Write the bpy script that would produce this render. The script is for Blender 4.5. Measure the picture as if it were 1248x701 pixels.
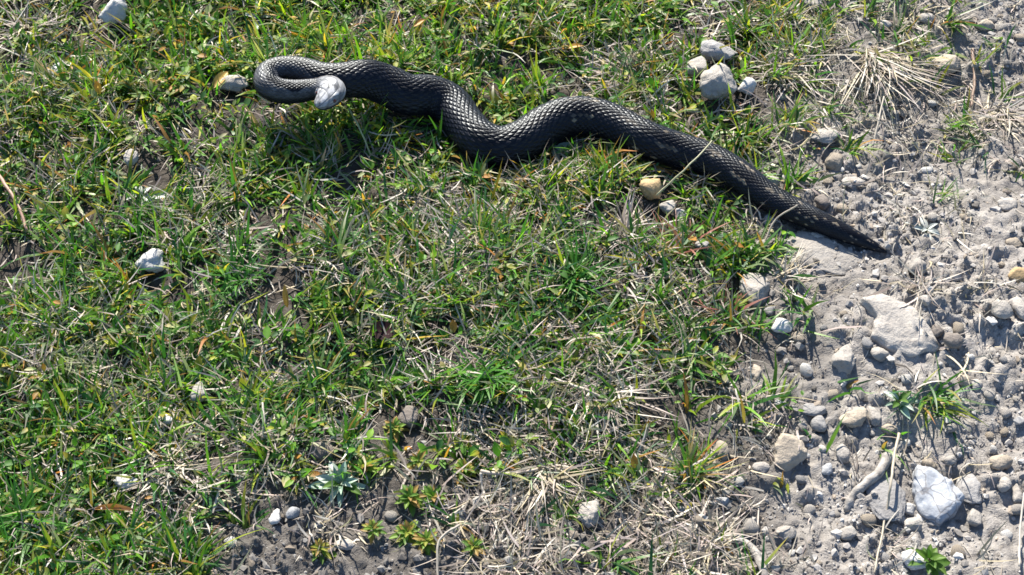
import bpy, math, random
import numpy as np
from mathutils import Vector, Matrix
from math import radians, sin, cos, pi

for o in list(bpy.data.objects):
    bpy.data.objects.remove(o)
scene = bpy.context.scene
COL = scene.collection

# ------------------------------------------------------------------ camera
PITCH, DIST, FPX = radians(50), 1.24, 1920.0
CAM = np.array([0, -DIST * cos(PITCH), DIST * sin(PITCH)])
FW = np.array([0, cos(PITCH), -sin(PITCH)])
UP = np.array([0, sin(PITCH), cos(PITCH)])
RT = np.array([1.0, 0, 0])
cd = bpy.data.cameras.new('camera')
cam = bpy.data.objects.new('camera', cd)
COL.objects.link(cam)
cam.location = CAM
cam.rotation_euler = (radians(90) - PITCH, 0, 0)
cd.sensor_width = 36.0
cd.lens = 36.0 * FPX / 1248.0
cd.clip_start, cd.clip_end = 0.02, 300.0
scene.camera = cam
scene.render.resolution_x, scene.render.resolution_y = 1024, 575

# ------------------------------------------------------------------ light
SUN_EL, SUN_AZ = radians(39), radians(-13)      # behind the snake, a little to the left
w = bpy.data.worlds.new('World')
scene.world = w
w.use_nodes = True
wt = w.node_tree
sky = wt.nodes.new('ShaderNodeTexSky')
sky.sky_type = 'NISHITA'
sky.sun_disc = False
sky.sun_elevation = SUN_EL
sky.sun_rotation = SUN_AZ
sky.ozone_density = 4.0
sky.dust_density = .4
wt.links.new(sky.outputs[0], wt.nodes['Background'].inputs[0])
wt.nodes['Background'].inputs[1].default_value = 0.085
sd = bpy.data.lights.new('sun', 'SUN')
sd.energy = 5.0
sd.angle = radians(0.5)
sd.color = (1.0, 0.935, 0.82)
sun = bpy.data.objects.new('sun', sd)
COL.objects.link(sun)
sdir = Vector((sin(SUN_AZ) * cos(SUN_EL), cos(SUN_AZ) * cos(SUN_EL), sin(SUN_EL)))
sun.rotation_euler = (-sdir).to_track_quat('-Z', 'Y').to_euler()
sun.location = sdir * 5
vs = scene.view_settings
vs.view_transform = 'Standard'
vs.look = 'None'
vs.exposure = 1.45
vs.gamma = 1.0
vs.use_curve_mapping = False

# ------------------------------------------------------------------ helpers
rng = np.random.default_rng(11)
random.seed(5)


def hash2(i, j, seed):
    n = (i.astype(np.int64) * 374761393 + j.astype(np.int64) * 668265263 + seed * 974711) & 0x7fffffff
    n = ((n ^ (n >> 13)) * 1274126177) & 0x7fffffff
    n = (n ^ (n >> 16)) & 0x7fffffff
    return (n % 100003) / 100003.0


def vnoise(x, y, seed=0):
    xi, yi = np.floor(x), np.floor(y)
    fx, fy = x - xi, y - yi
    fx = fx * fx * (3 - 2 * fx)
    fy = fy * fy * (3 - 2 * fy)
    a, b = hash2(xi, yi, seed), hash2(xi + 1, yi, seed)
    c, d = hash2(xi, yi + 1, seed), hash2(xi + 1, yi + 1, seed)
    return (a * (1 - fx) + b * fx) * (1 - fy) + (c * (1 - fx) + d * fx) * fy


def fbm(x, y, seed=0, octs=4):
    s, a, t = 0, 1.0, 0
    for k in range(octs):
        s = s + a * vnoise(x * 2 ** k + 17.3 * k, y * 2 ** k - 9.1 * k, seed + k)
        t += a
        a *= 0.5
    return s / t


def at(px, py, z=0.0):
    """point of the place at height z that is seen at photograph pixel px, py"""
    d = FW + RT * (px - 624) / FPX + UP * (350.5 - py) / FPX
    t = (z - CAM[2]) / d[2]
    return CAM + d * t


def mpp(px, py):
    """metres per photograph pixel there"""
    p = at(px, py) - CAM
    return float(p @ FW) / FPX


def to_pix(x, y):
    vx, vy, vz = x - CAM[0], y - CAM[1], -CAM[2]
    dep = vy * FW[1] + vz * FW[2]
    dep = np.maximum(dep, 0.2)
    u = 624 + FPX * vx / dep
    v = 350.5 - FPX * (vy * UP[1] + vz * UP[2]) / dep
    return u, v


# how the ground cover is spread (12 x 7 patches of about 7 cm)
GREEN = np.array([[5, 7, 8, 8, 8, 8, 7, 6, 5, 4, 1.6, .6],
                  [6, 7, 7, 8, 8, 8, 7, 5, 6, 1.6, .6, .4],
                  [7, 7, 6, 7, 6, 5, 5, 5, 4, .8, .4, .4],
                  [7, 6, 7, 7, 5, 5, 7, 6, 4, .4, 0, 0],
                  [8, 6, 8, 8, 6, 6, 5, 5, 3.4, .5, .3, 0],
                  [8, 8, 5, 2, 3, 4, 2.6, 3, 3, .2, .6, 0],
                  [8, 7, 2.2, .2, .2, .2, .8, 1.4, .4, 0, .1, 0]], float) / 9
DRY = np.array([[6, 3, 3, 3, 3, 3, 4, 5, 5, 6, 4, 2],
                [4, 4, 3, 3, 3, 3, 4, 7, 5, 4, 4, 2],
                [5, 5, 5, 4, 5, 6, 7, 7, 5, 1.4, 2, 1],
                [4, 6, 4, 4, 6, 6, 6, 6, 5, 1, 1.4, .5],
                [5, 5, 4, 4, 6, 6, 6, 7, 4, .8, 1, .5],
                [4, 6, 6, 3, 3, 5, 8, 8, 5, 1, 1, .5],
                [4, 6, 5, 2.6, 2.6, 5, 8, 7, 3.4, 1, 1, .5]], float) / 9
BROAD = np.array([[4, 8, 8, 7, 7, 6, 7, 6, 4, 1, 0, 0],
                  [4, 7, 6, 6, 5, 6, 6, 3, 3, .5, 0, 0],
                  [3, 4, 4, 3, 3, 3, 3, 2, 1, 0, 0, 0],
                  [3, 3, 4, 3, 2, 2, 3, 2, 1, 0, 0, 0],
                  [3, 3, 4, 4, 4, 3, 2, 2, 1, 0, 0, 0],
                  [4, 3, 3, 1, 2, 2, .6, 1, 1, 0, 0, 0],
                  [4, 3, 1, 0, 0, 0, .1, .3, 0, 0, 0, 0]], float) / 9


def lookup(M, x, y):
    u, v = to_pix(np.asarray(x), np.asarray(y))
    gx = np.clip(u / 104 - .5, 0, 10.999)
    gy = np.clip(v / 100.14 - .5, 0, 5.999)
    i, j = gx.astype(int), gy.astype(int)
    fx, fy = gx - i, gy - j
    return (M[j, i] * (1 - fx) + M[j, i + 1] * fx) * (1 - fy) + (M[j + 1, i] * (1 - fx) + M[j + 1, i + 1] * fx) * fy


def soilmask(x, y):
    s = 1 - np.clip(lookup(GREEN, x, y) * 1.9, 0, 1)
    return np.clip(s + (fbm(x * 22, y * 22, 40, 3) - .5) * 1.1 * np.clip(4 * s * (1.15 - s), 0, 1), 0, 1)


def palemask(x, y):
    # dry pale mineral soil of the path, dark litter-rich soil in the worn patch of the turf
    u, v = to_pix(x, y)
    return np.clip((u - 800) / 200 + (fbm(x * 18, y * 18, 33, 4) - .5) * 1.6, 0.0, 1)


def height(x, y):
    x = np.asarray(x, float); y = np.asarray(y, float)
    s = soilmask(x, y)
    h = (fbm(x * 5, y * 5, 3, 3) - .5) * .030
    h = h + (fbm(x * 28, y * 28, 9, 3) - .5) * .011
    c = fbm(x * 85, y * 85, 21, 3)
    h = h + (np.abs(c - .5) * 2) * .0085 * s - .001 * s
    rough = .35 + .65 * np.clip(3 * fbm(x * 12, y * 12, 95, 2) - 1, 0, 1)
    h = h + np.clip(fbm(x * 120, y * 120, 77, 2) - .50, 0, 1) * .026 * s * rough
    h = h + np.clip(vnoise(x * 270, y * 270, 87) - .5, 0, 1) * .0075 * s * rough
    return h


def link(o, parent=None):
    COL.objects.link(o)
    if parent:
        o.parent = parent
    return o


def npmesh(name, V, quads, mat, colors=None, smooth=True, tris=None):
    me = bpy.data.meshes.new(name)
    V = np.ascontiguousarray(V, np.float32)
    quads = np.asarray(quads, np.int32).reshape(-1, 4) if quads is not None else np.zeros((0, 4), np.int32)
    tris = np.asarray(tris, np.int32).reshape(-1, 3) if tris is not None else np.zeros((0, 3), np.int32)
    nq, nt = len(quads), len(tris)
    me.vertices.add(len(V))
    me.vertices.foreach_set('co', V.ravel())
    me.loops.add(nq * 4 + nt * 3)
    me.loops.foreach_set('vertex_index', np.concatenate([quads.ravel(), tris.ravel()]).astype(np.int32))
    me.polygons.add(nq + nt)
    st = np.concatenate([np.arange(nq) * 4, nq * 4 + np.arange(nt) * 3]).astype(np.int32)
    me.polygons.foreach_set('loop_start', st)
    me.polygons.foreach_set('use_smooth', np.full(nq + nt, smooth))
    if colors is not None:
        at_ = me.color_attributes.new('Col', 'FLOAT_COLOR', 'POINT')
        c = np.ones((len(V), 4), np.float32)
        c[:, :3] = colors
        at_.data.foreach_set('color', c.ravel())
    me.update(calc_edges=True)
    if mat:
        me.materials.append(mat)
    return me


def tag(o, label=None, cat=None, group=None, kind=None):
    if label: o['label'] = label
    if cat: o['category'] = cat
    if group: o['group'] = group
    if kind: o['kind'] = kind
    return o


# ------------------------------------------------------------------ materials
def newmat(name):
    m = bpy.data.materials.new(name)
    m.use_nodes = True
    nt = m.node_tree
    return m, nt, nt.nodes['Principled BSDF'], nt.nodes['Material Output']


def N(nt, t, **kw):
    n = nt.nodes.new(t)
    for k, v in kw.items():
        setattr(n, k, v)
    return n


def mixrgb(nt, fac, a, b, blend='MIX'):
    n = N(nt, 'ShaderNodeMix', data_type='RGBA', blend_type=blend)
    for s, v in ((n.inputs[0], fac), (n.inputs[6], a), (n.inputs[7], b)):
        if isinstance(v, bpy.types.NodeSocket):
            nt.links.new(v, s)
        else:
            s.default_value = v if not isinstance(v, tuple) else (*v, 1)[:4]
    return n.outputs[2]


def noise(nt, scale, detail=4, rough=.55, vec=None):
    n = N(nt, 'ShaderNodeTexNoise')
    n.inputs['Scale'].default_value = scale
    n.inputs['Detail'].default_value = detail
    n.inputs['Roughness'].default_value = rough
    if vec is not None:
        nt.links.new(vec, n.inputs['Vector'])
    return n.outputs['Fac']


def ramp(nt, fac, stops):
    n = N(nt, 'ShaderNodeValToRGB')
    e = n.color_ramp.elements
    while len(e) < len(stops):
        e.new(.5)
    for k, (p, c) in enumerate(stops):
        e[k].position = p
        e[k].color = (*c, 1) if isinstance(c, tuple) else (c, c, c, 1)
    nt.links.new(fac, n.inputs[0])
    return n.outputs[0]


def bump(nt, h, strength, dist, bsdf):
    n = N(nt, 'ShaderNodeBump')
    n.inputs['Strength'].default_value = strength
    n.inputs['Distance'].default_value = dist
    nt.links.new(h, n.inputs['Height'])
    nt.links.new(n.outputs[0], bsdf.inputs['Normal'])


def leafmat(name, rough, trans, spec=.5, vary=.25):
    m, nt, b, out = newmat(name)
    ca = N(nt, 'ShaderNodeVertexColor', layer_name='Col')
    geo = N(nt, 'ShaderNodeNewGeometry')
    nz = noise(nt, 260, 3, .6, geo.outputs['Position'])
    dark = mixrgb(nt, vary, ca.outputs[0], nz, 'OVERLAY')
    nt.links.new(dark, b.inputs['Base Color'])
    b.inputs['Roughness'].default_value = rough
    b.inputs['Specular IOR Level'].default_value = spec
    tr = N(nt, 'ShaderNodeBsdfTranslucent')
    bright = mixrgb(nt, 1.0, dark, (1.08, 1.3, .55, 1), 'MULTIPLY')
    nt.links.new(bright, tr.inputs[0])
    mx = N(nt, 'ShaderNodeMixShader')
    mx.inputs[0].default_value = trans
    nt.links.new(b.outputs[0], mx.inputs[1])
    nt.links.new(tr.outputs[0], mx.inputs[2])
    nt.links.new(mx.outputs[0], out.inputs[0])
    return m


M_GRASS = leafmat('grass_blade', .42, .46, .4)
M_DRY = leafmat('dry_blade', .5, .22, .4)
M_LEAF = leafmat('broad_leaf', .52, .48, .32)
M_DULL = leafmat('dead_leaf', .8, .12, .12)
M_SILVER = leafmat('silvery_leaf', .42, .12, .5)


def groundmat():
    m, nt, b, out = newmat('crumbly_soil')
    ca = N(nt, 'ShaderNodeVertexColor', layer_name='Col')
    geo = N(nt, 'ShaderNodeNewGeometry')
    P = geo.outputs['Position']
    n1 = noise(nt, 9, 5, .6, P)
    n2 = noise(nt, 120, 6, .65, P)
    n3 = noise(nt, 700, 4, .6, P)
    pale = mixrgb(nt, ramp(nt, n1, [(.35, 0.0), (.68, 1.0)]), (.25, .232, .216), (.35, .327, .304))
    pale = mixrgb(nt, ramp(nt, n2, [(.40, 0.0), (.72, 1.0)]), pale, (.15, .138, .130))
    pale = mixrgb(nt, ramp(nt, n3, [(.58, 0.0), (.70, .7)]), pale, (.42, .40, .375))
    humus = mixrgb(nt, ramp(nt, n2, [(.40, 0.0), (.65, 1.0)]), (.032, .027, .024), (.080, .069, .060))
    # farther off, where no blade is built, the sward's own green
    sp = N(nt, 'ShaderNodeSeparateColor')
    nt.links.new(ca.outputs[0], sp.inputs[0])
    dim = mixrgb(nt, ramp(nt, n2, [(.38, 0.0), (.66, 1.0)]), (.075, .068, .062), (.165, .152, .140))
    pale = mixrgb(nt, sp.outputs[2], dim, pale)
    c = mixrgb(nt, sp.outputs[0], humus, pale)
    sward = mixrgb(nt, ramp(nt, n2, [(.4, 0.0), (.62, 1.0)]), (.045, .075, .02), (.16, .14, .085))
    c = mixrgb(nt, sp.outputs[1], c, sward)
    nt.links.new(c, b.inputs['Base Color'])
    b.inputs['Roughness'].default_value = .95
    b.inputs['Specular IOR Level'].default_value = .15
    add = N(nt, 'ShaderNodeMath', operation='MULTIPLY_ADD')
    nt.links.new(n3, add.inputs[0])
    add.inputs[1].default_value = .35
    nt.links.new(n2, add.inputs[2])
    bump(nt, add.outputs[0], .8, .004, b)
    return m


def stonemat(name, a, bcol, c, rough=.85, scale=60):
    m, nt, b, out = newmat(name)
    tc = N(nt, 'ShaderNodeTexCoord')
    oi = N(nt, 'ShaderNodeObjectInfo')
    ad = N(nt, 'ShaderNodeVectorMath', operation='ADD')
    nt.links.new(tc.outputs['Object'], ad.inputs[0])
    nt.links.new(oi.outputs['Random'], ad.inputs[1])
    P = ad.outputs[0]
    n1 = noise(nt, scale, 5, .6, P)
    n2 = noise(nt, scale * 6, 5, .65, P)
    col = mixrgb(nt, ramp(nt, n1, [(.35, 0.0), (.65, 1.0)]), a, bcol)
    col = mixrgb(nt, ramp(nt, n2, [(.52, 0.0), (.72, .8)]), col, c)
    hs = N(nt, 'ShaderNodeHueSaturation')
    mr = N(nt, 'ShaderNodeMapRange')
    nt.links.new(oi.outputs['Random'], mr.inputs[0])
    mr.inputs[3].default_value = .82
    mr.inputs[4].default_value = 1.12
    nt.links.new(mr.outputs[0], hs.inputs['Value'])
    nt.links.new(col, hs.inputs['Color'])
    nt.links.new(hs.outputs[0], b.inputs['Base Color'])
    b.inputs['Roughness'].default_value = rough
    b.inputs['Specular IOR Level'].default_value = .3
    bump(nt, n2, .7, .0022, b)
    return m


S_PALE = stonemat('pale_limestone', (0.365, 0.338, 0.305), (0.280, 0.256, 0.231), (0.188, 0.169, 0.150))
S_WHITE = stonemat('white_limestone', (0.525, 0.513, 0.490), (0.432, 0.421, 0.403), (0.322, 0.304, 0.287))
S_GREY = stonemat('grey_stone', (0.285, 0.276, 0.270), (0.213, 0.204, 0.198), (0.157, 0.148, 0.142))
S_TAN = stonemat('tan_stone', (0.350, 0.299, 0.236), (0.273, 0.231, 0.183), (0.197, 0.164, 0.134))
S_OCHRE = stonemat('ochre_stone', (.42, .30, .16), (.34, .24, .13), (.26, .18, .10))
S_BROWN = stonemat('brown_stone', (0.192, 0.165, 0.144), (0.146, 0.125, 0.110), (0.247, 0.220, 0.196))
S_BLUE = stonemat('bluish_stone', (0.338, 0.344, 0.350), (0.267, 0.273, 0.285), (0.193, 0.193, 0.199))


def crackmat():
    m, nt, b, out = newmat('cracked_white_stone')
    tc = N(nt, 'ShaderNodeTexCoord')
    P = tc.outputs['Object']
    nz = N(nt, 'ShaderNodeTexNoise')
    nz.inputs['Scale'].default_value = 70
    nt.links.new(P, nz.inputs['Vector'])
    dis = N(nt, 'ShaderNodeMix', data_type='VECTOR')
    dis.inputs[0].default_value = .012
    nt.links.new(P, dis.inputs[4])
    nt.links.new(nz.outputs['Color'], dis.inputs[5])
    v = N(nt, 'ShaderNodeTexVoronoi', feature='DISTANCE_TO_EDGE')
    v.inputs['Scale'].default_value = 66
    nt.links.new(dis.outputs[1], v.inputs['Vector'])
    n1 = noise(nt, 90, 5, .6, P)
    col = mixrgb(nt, ramp(nt, n1, [(.35, 0.0), (.65, 1.0)]), (.36, .38, .41), (.22, .23, .25))
    cr = ramp(nt, v.outputs['Distance'], [(0.0, .9), (.022, .6), (.05, 0.0)])
    col = mixrgb(nt, cr, col, (.13, .125, .13))
    nt.links.new(col, b.inputs['Base Color'])
    b.inputs['Roughness'].default_value = .6
    bump(nt, n1, .6, .002, b)
    return m


S_CRACK = crackmat()


def woodmat():
    m, nt, b, out = newmat('weathered_root')
    tc = N(nt, 'ShaderNodeTexCoord')
    n1 = noise(nt, 160, 5, .6, tc.outputs['Object'])
    col = mixrgb(nt, ramp(nt, n1, [(.35, 0.0), (.65, 1.0)]), (.16, .145, .13), (.34, .315, .285))
    nt.links.new(col, b.inputs['Base Color'])
    b.inputs['Roughness'].default_value = .85
    bump(nt, n1, .8, .002, b)
    return m


M_WOOD = woodmat()


def vcolmat(name, rough, spec):
    m, nt, b, out = newmat(name)
    ca = N(nt, 'ShaderNodeVertexColor', layer_name='Col')
    geo = N(nt, 'ShaderNodeNewGeometry')
    n2 = noise(nt, 900, 3, .6, geo.outputs['Position'])
    c = mixrgb(nt, .5, ca.outputs[0], n2, 'OVERLAY')
    nt.links.new(c, b.inputs['Base Color'])
    b.inputs['Roughness'].default_value = rough
    b.inputs['Specular IOR Level'].default_value = spec
    return m, nt, b, n2


M_CRUMB, _, _, _ = vcolmat('soil_crumb', .92, .2)
M_SNAKE, _nt, _b, _n = vcolmat('snake_skin', .35, .20)
_b.inputs['Specular Tint'].default_value = (.82, .91, 1.0, 1)

# ------------------------------------------------------------------ ground
def axis(lo, hi, step, far):
    a = list(np.arange(lo, hi, step))
    up, dn, s = [], [], step
    x = a[-1]
    while x < far:
        s *= 1.28
        x += s
        up.append(x)
    x, s = a[0], step
    while x > -far:
        s *= 1.28
        x -= s
        dn.append(x)
    return np.array(dn[::-1] + a + up)


gx = axis(-.62, .66, .0024, 60.0)
gy = axis(-.38, .56, .0026, 60.0)
GX, GY = np.meshgrid(gx, gy)
nx, ny = len(gx), len(gy)
fade = np.clip((np.maximum(np.abs(GX) - .9, np.abs(GY - .1) - .8)) / 3, 0, 1)
GZ = height(GX, GY) * (1 - fade)
SM = soilmask(GX, GY)
far_green = np.clip((np.maximum(np.abs(GX) - .62, np.abs(GY - .08) - .52)) / .35, 0, 1) * (1 - SM)
idx = np.arange(nx * ny).reshape(ny, nx)
Q = np.stack([idx[:-1, :-1], idx[:-1, 1:], idx[1:, 1:], idx[1:, :-1]], -1).reshape(-1, 4)
gc = np.stack([SM.ravel(), far_green.ravel(), palemask(GX, GY).ravel()], -1)
ground = link(bpy.data.objects.new('ground', npmesh('ground', np.stack([GX.ravel(), GY.ravel(), GZ.ravel()], -1), Q, groundmat(), gc)))
tag(ground, 'bare grey crumbly soil with thin turf over it', 'ground', kind='structure')


def H(x, y):
    return float(height(np.array([x]), np.array([y]))[0])


def foot(px, py):
    p = at(px, py)
    for _ in range(3):
        p = at(px, py, H(p[0], p[1]))
    return p


# ------------------------------------------------------------------ snake
# px, py of the body's axis in the photograph, height of the axis, radius
SN = [(1081, 308, .0035, .0016), (1062, 299, .0055, .0042), (1035, 287, .008, .0066), (1000, 271, .0098, .0086),
      (962, 254, .0112, .0102), (930, 236, .0122, .0115), (900, 214, .0128, .0125), (866, 195, .0130, .0132),
      (828, 183, .0136, .0140), (790, 171, .0142, .0148), (755, 154, .0150, .0156), (722, 143, .0156, .0162),
      (692, 143, .0160, .0166), (664, 154, .0162, .0168), (638, 171, .0162, .0168), (610, 179, .0160, .0166),
      (584, 170, .0162, .0166), (565, 150, .0166, .0166), (549, 128, .0175, .0168), (525, 117, .0200, .0170),
      (497, 116, .0235, .0172), (470, 104, .0285, .0170), (446, 97, .0340, .0164), (420, 98, .0380, .0146),
      (394, 95, .0410, .0124), (368, 87, .0425, .0114), (345, 85, .0430, .0110), (328, 91, .0430, .0108),
      (326, 103, .0430, .0106), (340, 111, .0432, .0102), (362, 112, .0440, .0096), (383, 109, .0455, .0088),
      (398, 107, .0475, .0080), (403, 112, .0490, .0080), (398, 121, .0490, .0085), (386, 131, .0480, .0085)]
ctrl = []
for (px, py, z, r) in SN:
    p = at(px, py, z)
    for _ in range(3):
        p = at(px, py, z + .6 * H(p[0], p[1]))
    ctrl.append((*p, r))
ctrl = np.array(ctrl)


def catmull(C, n):
    P = np.vstack([2 * C[0] - C[1], C, 2 * C[-1] - C[-2]])
    out = []
    for i in range(1, len(P) - 2):
        t = np.linspace(0, 1, n, endpoint=False)[:, None]
        a, b, c, d = P[i - 1], P[i], P[i + 1], P[i + 2]
        out.append(.5 * ((2 * b) + (c - a) * t + (2 * a - 5 * b + 4 * c - d) * t ** 2 + (3 * b - a - 3 * c + d) * t ** 3))
    out.append(C[-1:])
    return np.vstack(out)


dense = catmull(ctrl, 40)
for _ in range(25):
    dense[1:-1] = dense[1:-1] * .5 + (dense[:-2] + dense[2:]) * .25
seg = np.linalg.norm(np.diff(dense[:, :3], axis=0), axis=1)
S = np.concatenate([[0], np.cumsum(seg)])
L = S[-1]
NS = 1500
s_ = np.linspace(0, L, NS)
axisP = np.stack([np.interp(s_, S, dense[:, k]) for k in range(3)], -1)
rad = np.interp(s_, S, dense[:, 3])
tip = np.clip(s_ / .010, 0, 1)
rad = rad * (.35 + .65 * np.sqrt(tip))
T = np.gradient(axisP, axis=0)
T /= np.linalg.norm(T, axis=1)[:, None]
up = np.array([0, 0, 1.0]) - T * T[:, 2:3]
up /= np.linalg.norm(up, axis=1)[:, None]
side = np.cross(T, up)
dsn = L - s_                                    # distance behind the snout
HEAD = .044
# head outline: half width, half height by distance from the snout
hd = np.array([0, .0008, .003, .007, .012, .018, .024, .029, .034, .040, .046])
hw = np.array([.0004, .0034, .0058, .0077, .0096, .0116, .0126, .0120, .0104, .0090, .0084])
hh = np.array([.0004, .0026, .0044, .0060, .0072, .0080, .0083, .0082, .0080, .0080, .0082])
wgt = np.clip((dsn - .034) / .014, 0, 1)
rw = np.where(dsn < .048, np.interp(dsn, hd, hw) * (1 - wgt) + rad * wgt, rad)
rh = np.where(dsn < .048, np.interp(dsn, hd, hh) * (1 - wgt) + rad * wgt, rad)
_d = np.linspace(-radians(128), radians(128), 168)       # 0 = along the back; few points on the belly
_b = np.linspace(radians(128), 2 * pi - radians(128), 18)[1:-1]
th = np.concatenate([_d, _b])
NA = len(th)
th = np.where(th > pi, th - 2 * pi, th)
TH, _ = np.meshgrid(th, s_)
NROW = 36
DORS = radians(128)
vv = np.concatenate([[0], np.cumsum(np.diff(s_) / np.maximum(.5 * (rad[1:] + rad[:-1]), .0022))]) / .225
VV = vv[:, None] * np.ones((1, NA))
headish = np.clip((.036 - dsn) / .010, 0, 1)[:, None]
uu = TH / (2 * DORS / NROW)
pp, qq = (VV + uu) / 2, (VV - uu) / 2
fp, fq = pp - np.floor(pp), qq - np.floor(qq)
fp2, fq2 = 1 - fp, 1 - fq                        # scales overlap towards the tail
edge = np.minimum(np.minimum(fp, fq), np.minimum(1 - fp, 1 - fq))
body_sc = np.clip(edge / .16, 0, 1) ** .6 * (.45 + .55 * (fp2 + fq2) / 2)
keel = np.exp(-((fp - fq) / .10) ** 2) * np.clip(edge * 4, 0, 1)
dorsal = np.abs(TH) < DORS
disp = np.where(dorsal, .052 * body_sc + .026 * keel, 0)
# broad belly plates
vf = (VV / 3) % 1
disp = np.where(dorsal, disp, .05 * (1 - vf) * np.clip(vf / .12, 0, 1))
# small smooth plates on the head
hp = np.abs(np.sin(uu * .62)) * np.abs(np.sin(VV * .66 + uu * .22))
disp = disp * (1 - headish) + headish * .055 * np.clip(hp * 2.2, 0, 1) ** .5
# cross-section: slightly flattened belly
flat = np.where(np.cos(TH) < 0, 1 - .16 * np.abs(np.cos(TH)) ** 2, 1.0)
ridge = 1 + .09 * np.cos(TH * 2)[:, :] * 0
RW = rw[:, None] * (1 + disp)
RH = rh[:, None] * (1 + disp) * flat
# brow ridges over the eyes and a groove for the mouth
de = np.exp(-((dsn[:, None] - .0125) / .0045) ** 2)
RH = RH * (1 + .16 * de * np.exp(-((np.abs(TH) - .85) / .28) ** 2))
RW = RW * (1 - .10 * np.exp(-((np.abs(TH) - 1.95) / .08) ** 2) * (dsn[:, None] < .025))
V = axisP[:, None, :] + side[:, None, :] * (np.sin(TH) * RW)[..., None] + up[:, None, :] * (np.cos(TH) * RH)[..., None]
# colours: slate ground, near-black zigzag on the back, cream specks along the flanks
ci, cj = np.floor(pp), np.floor(qq)
h1 = hash2(ci, cj, 5)
h2 = hash2(ci, cj, 6)
cu = (ci + .5) - (cj + .5)
cv = (ci + .5) + (cj + .5)
zig = 3.4 * (np.abs(((cv / 24) % 1) * 2 - 1) * 2 - 1)
isz = np.abs(cu - zig) < 3.4
colr = np.where(isz[..., None], np.array([.003, .003, .005]), np.array([.007, .008, .012]))
colr = colr * (.7 + .6 * h1[..., None])
rim = (np.abs(np.abs(cu - zig) - 4.0) < .9) & (np.abs(zig) > 1.5) & (h2 > .42)
colr = np.where(rim[..., None], colr + np.array([.17, .14, .10]) * (.3 + .8 * h1[..., None]) * np.clip(1.45 - 2.7 * s_ / L, 0, 1)[:, None, None], colr)
spk = (h2 > .975) & (~isz) & (s_ < .45 * L)[:, None]
colr = np.where(spk[..., None], np.array([.15, .125, .09]), colr)
gap = np.clip(1 - edge / .07, 0, 1)[..., None] * dorsal[..., None] * (1 - headish[..., None])
colr = colr * (1 - .6 * gap)
colr = np.where(dorsal[..., None], colr, np.array([.008, .008, .011]))
# paler neck and head: backlit sheen on their tops put into the skin colour
foreneck = np.clip((.17 - dsn) / .10, 0, 1)[:, None, None]
topm = np.clip(np.cos(TH) * 1.6, 0, 1)[..., None]
colr = colr * (1 - .0 * foreneck) + foreneck * topm * (h1[..., None] * .6 + .4) * np.array([.085, .085, .085]) * (~isz[..., None])
hc = headish[..., None] * np.clip(np.cos(TH) * 2 + .4, 0, 1)[..., None]
hn = (.55 + .7 * np.clip(hp * 1.6, 0, 1))[..., None]
colr = colr * (1 - hc) + hc * np.array([.29, .29, .295]) * hn * (.45 + .8 * hash2(np.floor(pp / 2), np.floor(qq / 2), 17))[..., None]
idx = np.arange(NS * NA).reshape(NS, NA)
nxt = np.roll(idx, -1, axis=1)
Q = np.stack([idx[:-1], nxt[:-1], nxt[1:], idx[1:]], -1).reshape(-1, 4)
VF = V.reshape(-1, 3)
CF = colr.reshape(-1, 3)
VF = np.vstack([VF, axisP[0], axisP[-1]])
CF = np.vstack([CF, CF[0], CF[-1]])
i0, i1 = NS * NA, NS * NA + 1
t0 = np.stack([nxt[0], idx[0], np.full(NA, i0)], -1)
t1 = np.stack([idx[-1], nxt[-1], np.full(NA, i1)], -1)
base = axisP[NS // 2].copy()
base[2] -= rad[NS // 2]
snake = bpy.data.objects.new('snake', npmesh('snake', VF - base, Q, M_SNAKE, CF, True, np.vstack([t0, t1])))
snake.location = base
link(snake)
tag(snake, 'dark scaly snake stretched across the turf with its front coiled and raised', 'snake')
# eyes
m_eye, _nt, _b, _ = newmat('snake_eye')
_b.inputs['Base Color'].default_value = (.05, .012, .006, 1)
_b.inputs['Roughness'].default_value = .08
k = int(np.argmin(np.abs(dsn - .0115)))
eye_me = bpy.data.meshes.new('eye')
import bmesh
bm = bmesh.new()
bmesh.ops.create_icosphere(bm, subdivisions=2, radius=.0017)
bm.to_mesh(eye_me); bm.free()
eye_me.materials.append(m_eye)
for p_ in eye_me.polygons: p_.use_smooth = True
for sg in (-1, 1):
    e = bpy.data.objects.new('eye', eye_me)
    pos = axisP[k] + side[k] * sg * rw[k] * .93 + up[k] * rh[k] * .40
    e.location = pos - base
    link(e, snake)

SNS = np.concatenate([axisP[::6], rad[::6, None] * 1.06], 1)


def clear_of_snake(P, extra=.0008):
    """P (n, k, 3): True for the rows that keep out of the body"""
    n = len(P)
    ok = np.ones(n, bool)
    lo, hi = SNS[:, :2].min(0) - .03, SNS[:, :2].max(0) + .03
    cand = np.where(np.any((P[..., 0] > lo[0]) & (P[..., 0] < hi[0]) & (P[..., 1] > lo[1]) & (P[..., 1] < hi[1]), axis=1))[0]
    mid = .5 * (P[:, 1:] + P[:, :-1])
    for c0 in range(0, len(cand), 3000):
        c = cand[c0:c0 + 3000]
        pts = np.concatenate([P[c], mid[c]], 1).reshape(-1, 3).astype(np.float32)
        bad = np.zeros(len(pts), bool)
        for q0 in range(0, len(SNS), 52):
            s = SNS[q0:q0 + 52].astype(np.float32)
            near = (np.abs(pts[:, 0] - s[:, 0].mean()) < .16)
            ii = np.where(near & ~bad)[0]
            if len(ii) == 0: continue
            d = pts[ii, None, :] - s[None, :, :3]
            bad[ii] = np.any((d ** 2).sum(-1) < (s[:, 3] + extra) ** 2, axis=1)
        ok[c] = ~bad.reshape(len(c), -1).any(1)
    return ok


# ------------------------------------------------------------------ stones
STONE_DISCS = []
_ico = {}


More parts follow.
